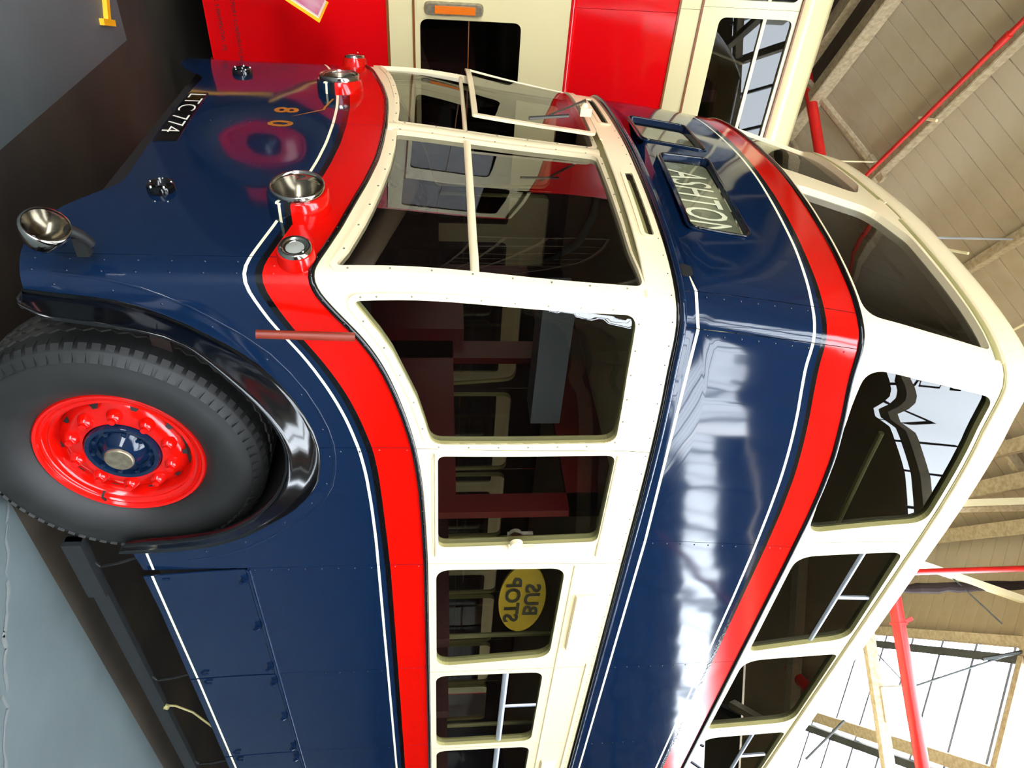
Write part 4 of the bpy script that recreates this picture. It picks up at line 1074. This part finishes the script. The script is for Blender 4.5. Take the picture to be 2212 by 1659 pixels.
tag(q.build('seat_backs', SEAT, b2), kind='stuff')
for x in (.17, 6.9):
    q = MB(); q.lathe([(-.2,.57),(.014,.57),(.014,.50)], (x, 0, .50), (0, -1, 0), 40); q.lathe([(.003,.56),(.003,0)], (x, 0, .50), (0, -1, 0), 40); q.build('wheel_arch', BLACK, b2)
    q = MB(); q.lathe([(.03,.28),(.05,.30),(.06,.4),(.04,.48),(.0,.49)], (x, 0, .50), (0, -1, 0), 40); wh = q.build('wheel', RUB, b2, smooth=True, angle=40)
    q = MB(); q.lathe([(.04,.28),(.04,.26),(.01,.24),(.03,.17),(.03,.12),(.05,.10),(.08,.06),(.08,0)], (x, 0, .50), (0, -1, 0), 40, mis=[0,0,0,0,1,1,1]); q.build('rim', [RED2, BLACK], wh, smooth=True, angle=40)
# orange marker lamp
q = MB(); q.box((1.035, -.006, 1.53), (1.165, .0, 2.0)); q.build('lamp_backplate', CR2, b2)
P = rounded([(1.068,1.575,.036),(1.145,1.575,.036),(1.145,1.935,.036),(1.068,1.935,.036)])
q = MB(); nn = len(P); q.add([(x, -.006, z) for x, z in P] + [(1.106 + (x - 1.106) * .8, -.034, 1.755 + (z - 1.755) * .95) for x, z in P], [(i, (i+1) % nn, nn + (i+1) % nn, nn + i) for i in range(nn)] + [tuple(range(nn, 2*nn))])
lm = q.build('marker_lamp', DULL, b2); lm['label'] = 'grey marker lamp with orange lens'
bx('orange_lens', (1.085, -.044, 1.64), (1.128, -.030, 1.885), mat('orange_lens', (214, 104, 12), .25), lm)
text_obj('ownership_lettering', 'STOCKPORT CORPORATION', .034, lambda x, y: (1.02 + x, -.002, .440 + y), STRAP, b2, xs=.98)
text_obj('ownership_lettering', 'FRANK S BRIMELOW  MI', .034, lambda x, y: (1.02 + x, -.002, .350 + y), STRAP, b2, xs=1.05)

# ------------------------------------------------------------------ yellow framed information board on a stand
ib = empty('information_board', (.6, 2.28, 0), 'yellow framed notice board on a stand in front of the red bus', 'sign')
def L3(x, y, z): return (x - .6, y - 2.28, z)
A, B, D = Vector((1.047, 2.3, 1.049)), Vector((1.037, 2.65, 1.052)), Vector((.85, 2.3, .73))
Cc = B + (D - A); e1 = (D - A); e2 = (B - A); N_ = -(D - A).cross(B - A).normalized()
if N_.x > 0: N_ = -N_
def quad(t0, t1, u0, u1, d, m, nm, par, th=.012):
    q = MB(); a = [A + e1 * t + e2 * u for t, u in ((t0, u0), (t1, u0), (t1, u1), (t0, u1))]
    vs = [v + N_ * d for v in a] + [v + N_ * (d - th) for v in a]
    q.add([tuple(v - ib.location) for v in vs], [(0,1,2,3),(7,6,5,4),(0,4,5,1),(1,5,6,2),(2,6,7,3),(3,7,4,0)]); return q.build(nm, m, par)
e2 = e2 * 1.0
quad(0, 1, 0, 1, 0, YELLOW, 'frame', ib)
quad(.03, .97, .04, .96, .004, mat('poster_border', (214, 208, 186), .5), 'poster_border', ib, .01)
quad(.06, .94, .10, .90, .006, mat('poster_print', (196, 160, 172), .4, var=.3, vscale=9, rgb2=(176, 92, 128)), 'poster', ib, .01)
q = MB(); q.box(L3(.86, 2.44, 0), L3(.885, 2.465, .74)); q.build('post', YELLOW, ib)
q = MB(); q.beam(L3(.75, 2.385, .012), L3(1.085, 2.205, .012), .035, .022); q.beam(L3(.87, 2.32, .012), L3(.872, 2.452, .012), .03, .022); q.beam(L3(1.06, 2.14, .012), L3(1.10, 2.275, .012), .03, .022); q.build('foot', YELLOW, ib)
